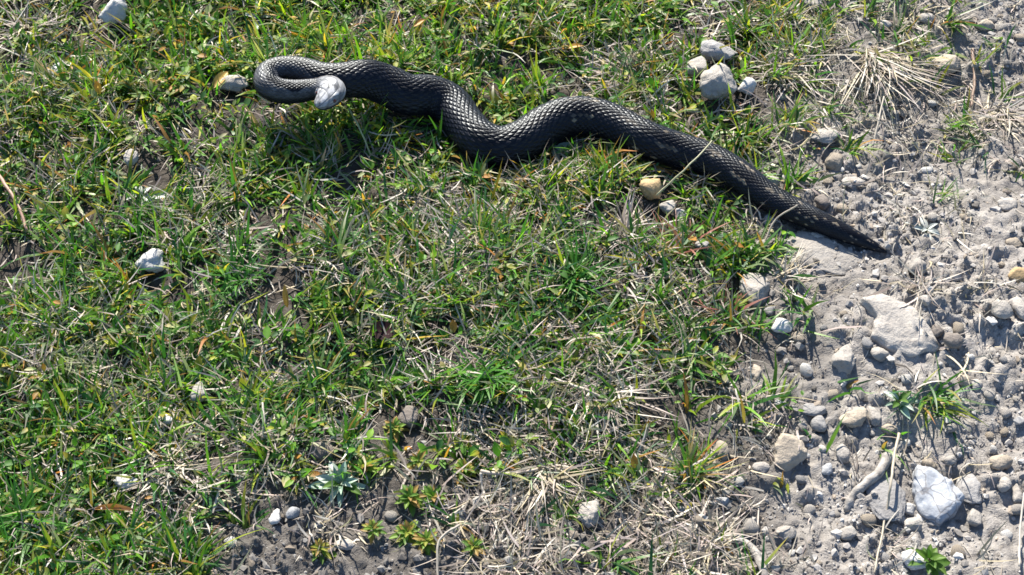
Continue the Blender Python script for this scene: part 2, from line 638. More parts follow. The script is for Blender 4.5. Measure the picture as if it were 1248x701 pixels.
def ico(sub):
    if sub not in _ico:
        b = bmesh.new()
        bmesh.ops.create_icosphere(b, subdivisions=sub, radius=1)
        _ico[sub] = (np.array([v.co[:] for v in b.verts]), np.array([[v.index for v in f.verts] for f in b.faces]))
        b.free()
    return _ico[sub]


def stone_shape(r, sub=3, cuts=7, lump=.22, crisp=1.0):
    V, F = ico(sub)
    V = V.copy()
    off = r.uniform(-50, 50, 3)
    n = (vnoise(V[:, 0] * 1.3 + off[0], V[:, 1] * 1.3 + V[:, 2] * .9 + off[1], 1)
         + vnoise(V[:, 1] * 1.3 + off[1], V[:, 2] * 1.3 - V[:, 0] * .9 + off[2], 2) - 1)
    V *= (1 + lump * n)[:, None]
    for _ in range(cuts):
        d = r.normal(size=3)
        d[2] *= .8
        d /= np.linalg.norm(d)
        c = r.uniform(.45, .85)
        t = V @ d - c
        V -= np.where(t > 0, t * r.uniform(.75, 1.0) * crisp, 0)[:, None] * d
    n2 = vnoise(V[:, 0] * 5 + off[2], V[:, 1] * 5 + V[:, 2] * 4 + off[0], 3) - .5
    n3 = vnoise(V[:, 0] * 11 + off[1], V[:, 1] * 11 - V[:, 2] * 9 + off[0], 4) - .5
    V *= (1 + .17 * n2 + .10 * n3)[:, None]
    V -= (V.max(0) + V.min(0)) / 2
    V /= (V.max(0) - V.min(0)) / 2
    return V, F


def stone(px, py, wpx, hpx, mat, label, cat='stone', name='stone', cuts=7, flatness=.7, seed=None, lump=.34, group=None, rot=0.0, sink=.25, crisp=.85):
    r = np.random.default_rng(int(px * 31 + py * 7) if seed is None else seed)
    m = mpp(px, py)
    hx = wpx * m / 2
    # height over ground and depth away from the camera that give the pixel height
    hz = min(flatness * min(wpx, hpx) * m / 2, hpx * m / 2 / cos(PITCH) * .9)
    hyy = math.sqrt(max((hpx * m / 2) ** 2 - (hz * cos(PITCH)) ** 2, (.35 * hpx * m / 2) ** 2)) / sin(PITCH)
    V, F = stone_shape(r, 4 if max(wpx, hpx) > 30 else 3 if max(wpx, hpx) > 13 else 2, cuts, lump, crisp)
    c, s = cos(rot), sin(rot)
    V = V * [hx, hyy, hz]
    V = np.stack([V[:, 0] * c - V[:, 1] * s, V[:, 0] * s + V[:, 1] * c, V[:, 2]], -1)
    q = at(px, py)
    turf = float(lookup(GREEN, np.array([q[0]]), np.array([q[1]]))[0])
    if turf > .45: sink = .02                       # borne up by the sward
    zc = hz * (1 - 2 * sink) + (.003 if turf > .45 else 0)
    p = at(px, py, zc)
    for _ in range(3):
        p = at(px, py, zc + H(p[0], p[1]))
    V[:, 2] += hz                                   # origin at the stone's foot
    o = bpy.data.objects.new(name, npmesh(name, V, None, mat, None, True, F))
    o.location = (p[0], p[1], p[2] - hz)
    link(o)
    tag(o, label, cat, group)
    STONE_DISCS.append((p[0], p[1], max(hx, hyy) * .8, p[2] + hz * .8))
    return o


STONES = [
    (138, 11, 34, 34, S_WHITE, 'angular white block of stone among the densest leafy turf', 9, .9),
    (284, 101, 38, 22, S_PALE, 'crumbly pale lump of earth beside the snake\'s coil', 5, .8),
    (160, 193, 17, 22, S_PALE, 'small beige stone set upright in leafy turf', 6, .9),
    (183, 317, 38, 28, S_WHITE, 'rounded pale grey stone beside a bleached dry tuft in the turf', 5, .7),
    (243, 477, 19, 27, S_PALE, 'small upright pale rectangular stone in green grass', 9, .9),
    (202, 511, 18, 14, S_WHITE, 'small greyish white pebble below the upright rectangular stone', 5, .8),
    (153, 588, 32, 19, S_WHITE, 'smooth oval white pebble in grass beside a bleached clump', 3, .7),
    (393, 549, 30, 26, S_BROWN, 'brownish grey stone above the silvery rosette plant', 8, .8),
    (875, 99, 46, 44, S_PALE, 'large rounded pale stone, biggest of the cluster beyond the snake', 5, .85),
    (876, 61, 46, 30, S_GREY, 'grey lumpy stone behind the large rounded pale stone', 6, .8),
    (848, 82, 25, 22, S_PALE, 'small round stone between the grey and the large pale stone', 4, .8),
    (910, 103, 24, 22, S_WHITE, 'small angular white stone beside the large rounded pale stone', 8, .8),
    (985, 5, 32, 22, S_PALE, 'squarish pale stone at the foot of dry grass far beyond the snake', 8, .8),
    (793, 227, 28, 28, S_OCHRE, 'rounded yellow ochre stone in grass beside the snake', 5, .85),
    (814, 253, 22, 20, S_PALE, 'pale rounded pebble beside the yellow ochre stone', 4, .8),
    (830, 262, 18, 17, S_GREY, 'small grey pebble beside the pale rounded pebble and ochre stone', 4, .8),
    (940, 222, 21, 17, S_PALE, 'small pale pebble lying against the snake\'s tail', 4, .8),
    (1017, 197, 24, 26, S_TAN, 'tan angular stone on bare soil beyond the snake\'s tail', 8, .8),
    (1155, 78, 34, 26, S_TAN, 'tan rounded stone on bare soil beside the long draping dry tuft', 4, .8),
    (920, 354, 38, 46, S_PALE, 'tall wedge-shaped pale stone standing in sparse grass', 8, .8),
    (953, 396, 28, 20, S_WHITE, 'jagged white stone below the tall wedge-shaped stone', 8, .8),
    (938, 379, 14, 13, S_GREY, 'tiny grey pebble between the wedge-shaped and the jagged white stone', 5, .8),
    (1027, 439, 30, 36, S_PALE, 'rounded upright pale stone beside the big flat slab', 5, .8),
    (1072, 431, 22, 18, S_PALE, 'small beige stone tucked under the edge of the big slab', 5, .8),
    (1142, 404, 19, 17, S_BROWN, 'small brown pebble against the tip of the big flat slab', 4, .8),
    (1161, 416, 24, 21, S_BROWN, 'round brown pebble next to the tip of the big flat slab', 4, .8),
    (1176, 463, 17, 16, S_TAN, 'small tan pebble in the rut below the brown pebbles', 4, .8),
    (1191, 470, 18, 15, S_PALE, 'small pale pebble in the rut below the brown pebbles', 4, .8),
    (1240, 335, 24, 20, S_OCHRE, 'yellowish rounded stone on the bare soil of the path', 4, .8),
    (1221, 379, 26, 26, S_PALE, 'blocky pale stone paired with another on the path soil', 8, .8),
    (1243, 376, 18, 28, S_PALE, 'blocky beige stone touching the other blocky stone on the path', 8, .8),
    (1040, 510, 36, 27, S_TAN, 'triangular tan stone with a flat base on bare soil', 9, .8),
    (1065, 508, 18, 22, S_PALE, 'small pale stone right beside the triangular tan stone', 5, .8),
    (1083, 523, 20, 15, S_TAN, 'small yellowish pebble beside the triangular tan stone and a grass clump', 4, .8),
    (1063, 528, 10, 9, S_PALE, 'tiny pale pebble below the triangular tan stone', 4, .8),
    (991, 500, 34, 17, S_GREY, 'flat grey stone lying above a small angular grey one', 7, .6),
    (998, 518, 21, 21, S_GREY, 'small angular grey stone under the flat grey stone', 9, .8),
    (963, 552, 42, 42, S_TAN, 'large blocky tan stone half sunk in bare soil', 9, .75),
    (1027, 553, 17, 21, S_PALE, 'rough pale pebble on dark soil beside the blocky tan stone', 6, .8),
    (1008, 572, 15, 17, S_BLUE, 'bluish white pebble on soil beside the blocky tan stone', 5, .8),
    (987, 544, 11, 9, S_BLUE, 'tiny white pebble touching the blocky tan stone', 4, .8),
    (1003, 547, 11, 9, S_PALE, 'tiny flat pebble beside the blocky tan stone', 4, .8),
    (983, 556, 11, 8, S_BLUE, 'tiny grey pebble below the blocky tan stone', 4, .8),
    (928, 571, 23, 16, S_PALE, 'rounded beige pebble below the blocky tan stone', 4, .8),
    (1180, 597, 29, 38, S_GREY, 'upright striped grey stone next to the cracked white slab', 7, .7),
    (1220, 564, 29, 21, S_TAN, 'smooth beige oval pebble beyond the cracked white slab', 3, .75),
    (1224, 590, 18, 20, S_PALE, 'round pale pebble beside the smooth beige oval one', 4, .8),
    (1109, 621, 19, 15, S_WHITE, 'small white pebble at the edge of the cracked slab', 5, .8),
    (1113, 639, 22, 16, S_PALE, 'rough pale pebble just below the cracked slab', 7, .8),
    (1187, 631, 20, 22, S_PALE, 'lumpy pale stone below the upright striped grey stone', 6, .8),
    (1114, 682, 32, 24, S_WHITE, 'smooth whitish stone beside a small dark moss clump', 4, .75),
    (718, 628, 30, 32, S_PALE, 'pale upright stone beside the big fanned dry tuft', 6, .85),
    (880, 548, 17, 21, S_TAN, 'brownish upright pebble in yellowing grass', 5, .8),
    (880, 611, 18, 13, S_BLUE, 'small bluish pebble among dead grass litter', 5, .8),
    (922, 454, 13, 21, S_TAN, 'narrow tan pebble in the shade of a soil bank', 5, .8),
    (335, 631, 15, 18, S_WHITE, 'white angular pebble on bare soil beside the silvery rosette', 8, .8),
    (357, 625, 17, 15, S_BLUE, 'bluish pebble next to the white angular pebble', 6, .8),
    (1118, 325, 22, 20, S_PALE, 'rounded beige pebble past the tip of the snake\'s tail', 4, .8),
    (937, 268, 15, 14, S_BLUE, 'bluish pebble under the snake\'s tail in its shade', 5, .8),
    (1000, 289, 24, 12, S_PALE, 'flat cream pebble on the soil just beneath the tail', 5, .8),
    (1002, 247, 19, 20, S_BROWN, 'brown pebble half sunk in soil beyond the tail', 5, .8),
    (1040, 222, 30, 13, S_PALE, 'long flat pale stone on soil beyond the tail', 6, .6),
    (1128, 367, 15, 14, S_PALE, 'small beige pebble beyond the big flat slab\'s tip', 4, .8),
    (1236, 297, 22, 15, S_TAN, 'flat tan pebble beside the yellowish rounded stone', 4, .7),
    (1133, 566, 18, 16, S_TAN, 'tan pebble resting at the upper edge of the cracked slab', 4, .8),
    (1158, 561, 17, 13, S_PALE, 'cream pebble resting at the upper edge of the cracked slab', 4, .8),
    (855, 298, 18, 12, S_GREY, 'flat grey pebble among reddish grass below the ochre stone', 5, .7),
    (1080, 30, 17, 12, S_PALE, 'cream pebble among dry stems beyond the draping tuft', 4, .8),
    (1240, 600, 16, 26, S_PALE, 'rough upright pale stone beside the round pale pebble', 7, .8),
    (1032, 650, 24, 18, S_PALE, 'cream lump of crusted soil below the dead root', 6, .8),
    (958, 650, 26, 18, S_PALE, 'pale crusted lump on the bare bank below the beige pebble', 6, .7),
    (1200, 30, 24, 16, S_TAN, 'tan stone on soil far along the path', 5, .8),
    (1128, 22, 22, 15, S_PALE, 'pale stone beyond the tan rounded stone on the path', 5, .8),
    (1228, 250, 26, 18, S_PALE, 'pale lump on the path beyond the flat tan pebble', 6, .7),
    (420, 663, 26, 14, S_PALE, 'pale flat stone sunk in soil below the silvery rosette', 5, .5),
    (497, 508, 26, 26, S_BROWN, 'dull grey stone buried in soil between leafy seedlings', 5, .5),
    (1005, 165, 36, 22, S_PALE, 'pale flat stone sunk in the soil below dry stems', 6, .45),
]
for (px, py, w_, h_, mt, lab, cuts, fl) in STONES:
    stone(px, py, w_, h_, mt, lab, cuts=cuts, flatness=fl)


def slab(outline, thick, mat, label, sink=.35, seed=1, tilt=(0, 0)):
    r = np.random.default_rng(seed)
    cx, cy = np.mean(outline, 0)
    c = foot(cx, cy)
    P = np.array([at(a, b, c[2] + thick * .5) - c for a, b in outline])[:, :2]
    P = P[::-1] if (P[0, 0] * P[1, 1] - P[0, 1] * P[1, 0]) < 0 else P
    V, F = ico(5)
    az = np.arctan2(V[:, 1], V[:, 0])
    R = np.zeros(len(V))
    Pn = np.roll(P, -1, 0)
    for a, b in zip(P, Pn):                          # where a ray at that bearing meets the outline
        e = b - a
        den = np.cos(az) * e[1] - np.sin(az) * e[0]
        den = np.where(np.abs(den) < 1e-9, 1e-9, den)
        t = (a[0] * e[1] - a[1] * e[0]) / den
        u = (a[0] * np.sin(az) - a[1] * np.cos(az)) / den
        hit = (t > 0) & (u >= -1e-6) & (u <= 1 + 1e-6)
        R = np.where(hit, t, R)
    ce = np.sqrt(np.clip(1 - V[:, 2] ** 2, 0, 1))
    rr = R * ce ** .5
    x, y = rr * np.cos(az), rr * np.sin(az)
    n1 = fbm(x * 60 + seed, y * 60, seed, 4) - .5
    n2 = fbm(x * 300 + seed, y * 300 + V[:, 2] * 2, seed + 9, 2) - .5
    z = thick * np.sign(V[:, 2]) * np.abs(V[:, 2]) ** .6 * (1 + .7 * n1) + n2 * .0016
    z = z + x * tilt[0] + y * tilt[1]
    k = 1 + .10 * (vnoise(az * 5 + seed, V[:, 2] * 3, seed) - .5)
    W = np.stack([x * k, y * k, z + thick], -1)
    o = link(bpy.data.objects.new('stone', npmesh('stone', W, None, mat, None, True, F)))
    o.location = (c[0], c[1], c[2] - thick * 2 * sink)
    tag(o, label, 'stone')
    STONE_DISCS.append((c[0], c[1], float(np.mean(np.linalg.norm(P, axis=1))) * .85, c[2] + thick))


slab([(1048, 368), (1073, 362), (1112, 375), (1128, 393), (1148, 422), (1116, 431), (1084, 424), (1062, 410), (1066, 388)], .0075, S_PALE,
     'big flat pale slab of stone on the bare soil', .40, 91, (.0, .12))
slab([(1114, 570), (1134, 575), (1159, 591), (1175, 609), (1166, 624), (1145, 640), (1123, 627), (1116, 613), (1112, 591)], .0085, S_CRACK,
     'bluish white slab netted with dark cracks', .35, 23, (.05, .10))
stone(1000, 309, 104, 48, S_PALE, 'flat dusty slab lying in shade below the snake\'s tail', cuts=5, flatness=.34, rot=-.25, sink=.42, seed=14)
stone(1080, 605, 50, 56, S_GREY, 'dark flat stone sunk in soil beside the dead root', cuts=4, flatness=.16, sink=.44, seed=8)

# nameless small pebbles of the bare ground: one object each
peb_shapes = []
for k in range(14):
    r = np.random.default_rng(300 + k)
    Vp, Fp = stone_shape(r, 2, 7, .35, .95)
    Vp = Vp * [1, r.uniform(.7, 1.0), r.uniform(.5, .8)]
    Vp[:, 2] += .5
    peb_shapes.append([npmesh('pebble', Vp, None, m_, None, True, Fp) for m_ in (S_PALE, S_TAN, S_GREY, S_WHITE)])
n_p = 0
PLABS = set()
LANDMARKS = [(1142, 605, 'the cracked white slab'), (1096, 397, 'the big flat slab'), (1000, 290, "the snake's tail"), (963, 552, 'the blocky tan stone'),
             (1040, 510, 'the triangular tan stone'), (1027, 439, 'the rounded upright pale stone'), (1155, 78, 'the tan rounded stone'), (1228, 378, 'the paired blocky stones'),
             (1215, 140, 'the radiating dry tuft'), (1075, 120, 'the draping dry tuft'), (1058, 580, 'the dead root'), (1128, 285, 'the white-leaved plant'),
             (1115, 682, 'the smooth whitish stone'), (920, 660, 'the gnarled rootlet'), (415, 595, 'the silvery rosette'), (660, 580, 'the fanned dry tuft'),
             (500, 640, 'the leafy seedlings'), (1017, 197, 'the tan angular stone'), (1220, 564, 'the smooth oval pebble')]
while n_p < 110:
    px, py = random.uniform(-30, 1290), random.uniform(-30, 740)
    p = at(px, py)
    sm = float(soilmask(np.array([p[0]]), np.array([p[1]]))[0])
    if px < 900: sm *= .25
    if random.random() > sm: continue
    if any((p[0] - a) ** 2 + (p[1] - b) ** 2 < (c + .006) ** 2 for a, b, c, _ in STONE_DISCS): continue
    sz = random.choice((.0032, .0036, .004, .0046, .0055)) * random.uniform(.85, 1.15)
    if not clear_of_snake(np.array([[[p[0], p[1], .004], [p[0], p[1], .008]]]), sz)[0]: continue
    z = H(p[0], p[1])
    lmk = min(LANDMARKS, key=lambda q: (q[0] - px) ** 2 + (q[1] - py) ** 2)
    for mi in random.sample((0, 0, 0, 1, 1, 2, 3), 7):          # unlike its neighbours where that can be
        plab = '%s %s pebble on bare soil near %s' % ('tiny' if sz < .0042 else 'small', ('pale beige', 'tan', 'grey', 'white')[mi], lmk[2])
        if plab not in PLABS: break
    PLABS.add(plab)
    o = bpy.data.objects.new('pebble', random.choice(peb_shapes)[mi])
    o.scale = (sz, sz, sz)
    o.rotation_euler = (0, 0, random.uniform(0, 6.28))
    o.location = (p[0], p[1], z - sz * .25)
    link(o)
    tag(o, plab, 'pebble', 'small pebbles strewn on the bare soil')
    STONE_DISCS.append((p[0], p[1], sz * .8, z + sz))
    n_p += 1

SD = np.array(STONE_DISCS)
# small trodden gaps in the sward round stones that lie in it
GAPS = [(804, 256, 38, 26), (243, 492, 13, 20), (393, 560, 20, 16), (153, 598, 20, 14), (202, 520, 13, 12), (183, 330, 22, 16), (160, 205, 12, 14),
        (718, 645, 20, 18), (920, 375, 20, 22), (953, 405, 16, 12), (876, 122, 22, 14), (138, 30, 18, 14), (284, 112, 20, 10), (940, 232, 14, 12), (1155, 92, 20, 14)]
GP = []
for (px, py, a, b) in GAPS:
    p = at(px, py)
    m = mpp(px, py)
    GP.append((p[0], p[1], a * m, b * m / sin(PITCH)))


def clear_of_stones(x, y):
    ok = np.ones(len(x), bool)
    for (a, b, c, d) in GP:
        ok &= (((x - a) / c) ** 2 + ((y - b) / d) ** 2 > 1) | (rng.random(len(x)) < .12)
    for (a, b, c, _) in SD[SD[:, 2] > .0042]:
        c2 = c * 1.15 + .002
        ok &= ((x - a) / c2) ** 2 + ((y - b + .004) / (c2 + .004)) ** 2 > 1
    return ok


# crumbs of soil and grit
OCT_V = np.array([[1, 0, 0], [-1, 0, 0], [0, 1, 0], [0, -1, 0], [0, 0, 1], [0, 0, -1.0]])
OCT_F = np.array([[0, 2, 4], [2, 1, 4], [1, 3, 4], [3, 0, 4], [2, 0, 5], [1, 2, 5], [3, 1, 5], [0, 3, 5]])


def crumbs(n, name, label, smin, smax, box, shape, power):
    V0, F0 = shape
    x = rng.uniform(box[0], box[1], n)
    y = rng.uniform(box[2], box[3], n)
    keep = rng.random(n) < (.05 + .95 * soilmask(x, y)) * (.25 + .75 * (fbm(x * 20, y * 20, 60, 3) > .47))
    x, y = x[keep], y[keep]
    n = len(x)
    sz = smin * (smax / smin) ** (rng.random(n) ** power)
    z = height(x, y) + sz * .10
    VV = V0[None] * (1 + .8 * (rng.random((n, len(V0), 1)) - .5)) + rng.normal(0, .13, (n, len(V0), 3))
    VV = VV * (sz[:, None, None] * np.stack([rng.uniform(.8, 1.3, n), rng.uniform(.7, 1.2, n), rng.uniform(.5, .95, n)], -1)[:, None, :])
    a = rng.uniform(0, 2 * pi, n)
    ca, sa = np.cos(a)[:, None], np.sin(a)[:, None]
    VV = np.stack([VV[..., 0] * ca - VV[..., 1] * sa, VV[..., 0] * sa + VV[..., 1] * ca, VV[..., 2]], -1)
    VV = VV + np.stack([x, y, z], -1)[:, None, :]
    F = F0[None] + (np.arange(n) * len(V0))[:, None, None]
    pal = np.array([[.25, .235, .222], [.31, .295, .278], [.18, .168, .158], [.42, .40, .375], [.28, .235, .19], [.12, .11, .10]])
    c = pal[rng.choice(6, n, p=[.27, .25, .18, .12, .10, .08])] * rng.uniform(.85, 1.15, (n, 1))
    c = c * (.55 + .45 * palemask(x, y))[:, None]
    C = np.repeat(c, len(V0), 0)
    o = link(bpy.data.objects.new(name, npmesh(name, VV.reshape(-1, 3), None, M_CRUMB, C, False, F.reshape(-1, 3))))
    tag(o, label, 'grit', kind='stuff')


crumbs(26000, 'grit', 'loose grit and soil crumbs on the bare ground', .0012, .0040, (-.60, .72, -.36, .56), ico(1), 1.7)
crumbs(110000, 'fine_grit', 'fine crumbs of dry soil between the pebbles', .0005, .0016, (-.56, .66, -.34, .52), (OCT_V, OCT_F), 1.2)

# ------------------------------------------------------------------ grass
def blades(base, az, ln, wd, t0, curl, K=4, bend=None, snake_ok=True, wprof='grass'):
    """strip blades; returns verts (n,K+1,2,3) and keeps the centre lines"""
    n = len(base)
    tt = np.linspace(0, 1, K + 1)
    cl = np.zeros((n, K + 1, 3))
    cl[:, 0] = base
    a = az.copy()
    for k in range(K):
        tilt = t0 + curl * (k + .5) / K
        if bend is not None:
            a = a + bend / K
        st = ln / K
        cl[:, k + 1, 0] = cl[:, k, 0] + st * np.sin(tilt) * np.cos(a)
        cl[:, k + 1, 1] = cl[:, k, 1] + st * np.sin(tilt) * np.sin(a)
        cl[:, k + 1, 2] = cl[:, k, 2] + st * np.cos(tilt)
    # keep tips above the soil
    gz = height(cl[..., 0], cl[..., 1]) + .0008
    low = cl[..., 2] < gz
    low[:, 0] = False
    cl[..., 2] = np.where(low, gz + .0012 * rng.random(gz.shape), cl[..., 2])
    ok = clear_of_snake(cl) if snake_ok else np.ones(n, bool)
    tw = rng.uniform(-.7, .7, n)
    sx, sy = -np.sin(az), np.cos(az)
    sd = np.stack([sx * np.cos(tw), sy * np.cos(tw), np.sin(tw)], -1)
    prof = np.clip(1.15 * (1 - tt ** 2.2), 0, 1) * (.75 + .25 * np.clip(tt * 5, 0, 1))
    prof[-1] = .04
    hw_ = (wd / 2)[:, None] * prof[None]
    Vb = np.stack([cl - sd[:, None] * hw_[..., None], cl + sd[:, None] * hw_[..., None]], 2)
    return Vb[ok], ok


def blade_mesh(name, Vb, cb, ct, mat):
    """Vb (n,K+1,2,3), colour at base and tip"""
    n, K1 = Vb.shape[:2]
    idx = np.arange(n * K1 * 2).reshape(n, K1, 2)
    Q = np.stack([idx[:, :-1, 0], idx[:, :-1, 1], idx[:, 1:, 1], idx[:, 1:, 0]], -1).reshape(-1, 4)
    t = np.linspace(0, 1, K1)[None, :, None, None] ** 1.5
    C = cb[:, None, None, :] * (1 - t) + ct[:, None, None, :] * t
    C = np.broadcast_to(C, (n, K1, 2, 3)).reshape(-1, 3)
    return npmesh(name, Vb.reshape(-1, 3), Q, mat, C)


GREENS = np.array([[.068, .185, .018], [.042, .140, .022], [.120, .245, .020], [.030, .100, .036], [.240, .280, .030], [.170, .230, .120]])  # last tone, pale grey-green, puts the sheen on blades into their colour
STRAWS = np.array([[.40, .355, .30], [.50, .46, .41], [.34, .29, .25], [.40, .32, .29], [.24, .20, .175], [.44, .37, .26], [.30, .255, .25]])


def green_cols(n):
    cb = GREENS[rng.choice(6, n, p=[.24, .19, .20, .17, .08, .12])] * rng.uniform(.75, 1.25, (n, 1))
    ct = cb * rng.uniform(.85, 1.35, (n, 1))
    u = rng.random(n)
    y = u < .10
    ct[y] = np.array([.34, .26, .05]) * rng.uniform(.7, 1.2, (y.sum(), 1))
    o = u > .965
    ct[o] = np.array([.38, .16, .04]) * rng.uniform(.8, 1.2, (o.sum(), 1))
    cb[o] = np.array([.22, .17, .05])
    s = (u > .83) & (u < .93)
    ct[s] = STRAWS[rng.integers(0, 7, s.sum())]
    return cb, ct


def straw_cols(n):
    c = STRAWS[rng.choice(7, n)] * rng.uniform(.55, 1.2, (n, 1))
    return c, c * rng.uniform(.85, 1.2, (n, 1))


def scatter(M, n, box, power=1.0, cl=None):
    x = rng.uniform(box[0], box[1], n)
    y = rng.uniform(box[2], box[3], n)
    d = lookup(M, x, y) ** power
    pat = fbm(x * 16, y * 16, 70, 3)
    d = d * np.clip(.30 + 3.4 * (pat - .34), .22, 1.6)
    k = rng.random(n) < d
    return x[k], y[k]


BOX = (-.62, .70, -.40, .58)


def build_grass():
    # tufts of living grass: many blades from one spot
    x, y = scatter(GREEN, 15500, BOX, 1.2)
    nb = rng.integers(7, 17, len(x))
    i = np.repeat(np.arange(len(x)), nb)
    n = len(i)
    spread = rng.normal(0, .0035, (n, 2))
    bx, by = x[i] + spread[:, 0], y[i] + spread[:, 1]
    k = clear_of_stones(bx, by)
    i, bx, by = i[k], bx[k], by[k]
    n = len(i)
    lean = rng.uniform(0, 2 * pi, len(x))
    az = lean[i] + rng.normal(0, 1.25, n)
    tuftlen = rng.uniform(.60, 1.35, len(x))
    ln = rng.uniform(.010, .036, n) * tuftlen[i]
    wd = rng.uniform(.0011, .0030, n) * (.8 + .3 * tuftlen[i])
    t0 = rng.uniform(.15, 1.25, n)
    curl = rng.uniform(.1, 1.35, n)
    bz = height(bx, by) - .001
    Vb, ok = blades(np.stack([bx, by, bz], -1), az, ln, wd, t0, curl, 3, rng.normal(0, .35, n))
    cb, ct = green_cols(n)
    tint = rng.uniform(.75, 1.25, (len(x), 1))[i]
    yel = (rng.random(len(x)) < .16)[i]
    cb = cb * tint
    ct = ct * tint
    far_yellow = np.clip((by + .02) / .22 + (fbm(bx * 8, by * 8, 51, 2) - .5) * 1.5, 0, 1)[:, None]  # vegetation varies: yellower grass towards the far side, in patches
    cb = cb * (1 + far_yellow * np.array([.28, .10, -.1]))
    ct = ct * (1 + far_yellow * np.array([.28, .10, -.1]))
    cb[yel] = cb[yel] * [1.7, 1.25, 1.0]
    ct[yel] = ct[yel] * [1.6, 1.2, 1.0]
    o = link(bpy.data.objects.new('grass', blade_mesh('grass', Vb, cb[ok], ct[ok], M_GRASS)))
    tag(o, 'short green grass of the turf', 'grass', kind='stuff')
    # dead blades and thatch lying low
    x, y = scatter(DRY, 12500, BOX, 1.1)
    nb = rng.integers(4, 13, len(x))
    i = np.repeat(np.arange(len(x)), nb)
    n = len(i)
    bx, by = x[i] + rng.normal(0, .006, n), y[i] + rng.normal(0, .006, n)
    k = clear_of_stones(bx, by)
    i, bx, by = i[k], bx[k], by[k]
    n = len(i)
    az = rng.uniform(0, 2 * pi, n)
    ln = rng.uniform(.010, .038, n)
    wd = rng.uniform(.0006, .0018, n)
    t0 = rng.uniform(.7, 1.6, n)
    curl = rng.uniform(-.5, 1.0, n)
    bz = height(bx, by) + rng.uniform(.0, .007, n) * np.clip(lookup(GREEN, bx, by) * 2, .1, 1)
    Vb, ok = blades(np.stack([bx, by, bz], -1), az, ln, wd, t0, curl, 4, rng.normal(0, 1.1, n))
    cb, ct = straw_cols(n)
    o = link(bpy.data.objects.new('dry_grass', blade_mesh('dry_grass', Vb, cb[ok], ct[ok], M_DRY)))
    tag(o, 'bleached dead grass and thatch between the green blades', 'dry grass', kind='stuff')


build_grass()


def build_outer_grass():
    # the sward goes on around, thinner
    n = 46000
    x, y = rng.uniform(-1.25, 1.25, n), rng.uniform(-.75, 1.15, n)
    out = (x < BOX[0]) | (x > BOX[1]) | (y < BOX[2]) | (y > BOX[3])
    k = out & (rng.random(n) < np.maximum(lookup(GREEN, x, y), .02) * np.clip(.3 + 3 * (fbm(x * 16, y * 16, 70, 3) - .34), .2, 1.4))
    i = np.repeat(np.where(k)[0], 4)
    n = len(i)
    bx, by = x[i] + rng.normal(0, .006, n), y[i] + rng.normal(0, .006, n)
    Vb, ok = blades(np.stack([bx, by, height(bx, by) - .001], -1), rng.uniform(0, 2 * pi, n), rng.uniform(.014, .042, n), rng.uniform(.0016, .0036, n),
                    rng.uniform(.2, 1.3, n), rng.uniform(.1, 1.2, n), 2, rng.normal(0, .3, n), snake_ok=False)
    cb, ct = green_cols(n)
    a_, b_ = straw_cols(n)
    d = rng.random(n) < .3
    cb[d], ct[d] = a_[d], b_[d]
    o = link(bpy.data.objects.new('outer_grass', blade_mesh('outer_grass', Vb, cb, ct, M_GRASS)))
    tag(o, 'thinner green and straw grass around the turf', 'grass', kind='stuff')


build_outer_grass()


def build_litter():
    n = 30000
    x, y = rng.uniform(BOX[0], BOX[1], n), rng.uniform(BOX[2], BOX[3], n)
    k = rng.random(n) < np.maximum(soilmask(x, y), .4) * np.clip(.12 + 1.1 * lookup(DRY, x, y), 0, 1) * np.clip(4 * fbm(x * 24, y * 24, 88, 2) - 1.3, .1, 1)
    x, y = x[k], y[k]
    n = len(x)
    b = np.stack([x, y, height(x, y) + rng.uniform(.0004, .0035, n)], -1)
    Vb, ok = blades(b, rng.uniform(0, 2 * pi, n), rng.uniform(.004, .020, n), rng.uniform(.0005, .0013, n), rng.uniform(1.2, 1.75, n), rng.uniform(-.4, .4, n), 3, rng.normal(0, .9, n))
    cb, ct = straw_cols(n)
    o = link(bpy.data.objects.new('dry_litter', blade_mesh('dry_litter', Vb, cb[ok], ct[ok], M_DRY)))
    tag(o, 'short broken bits of dead stem littering the bare soil', 'litter', kind='stuff')


build_litter()


def leaf_verts(n, ln, wd, K=3, cup=.25):
    """unit leaves along +x, 3 verts across: (n,K+1,3,3)"""
    tt = np.linspace(0, 1, K + 1)
    prof = np.sin(np.pi * np.clip(tt * .93 + .07, 0, 1)) ** .8
    prof[0], prof[-1] = .16, .03
    X = ln[:, None] * tt[None]
    Wd = wd[:, None] / 2 * prof[None]
    Z = -cup * ln[:, None] * (tt[None] ** 2) * rng.uniform(-.2, 1, (n, 1))
    V = np.zeros((n, K + 1, 3, 3))
    V[..., 0] = X[..., None]
    V[..., 1] = Wd[..., None] * np.array([-1, 0, 1.0])
    V[..., 2] = Z[..., None] + Wd[..., None] * np.array([.35, 0, .35])
    return V


def orient(V, az, el, base):
    ca, sa, ce, se = np.cos(az), np.sin(az), np.cos(el), np.sin(el)
    X = V[..., 0] * ce[:, None, None] - V[..., 2] * se[:, None, None]
    Z = V[..., 0] * se[:, None, None] + V[..., 2] * ce[:, None, None]
    Y = V[..., 1]
    return np.stack([X * ca[:, None, None] - Y * sa[:, None, None], X * sa[:, None, None] + Y * ca[:, None, None], Z], -1) + base[:, None, None, :]


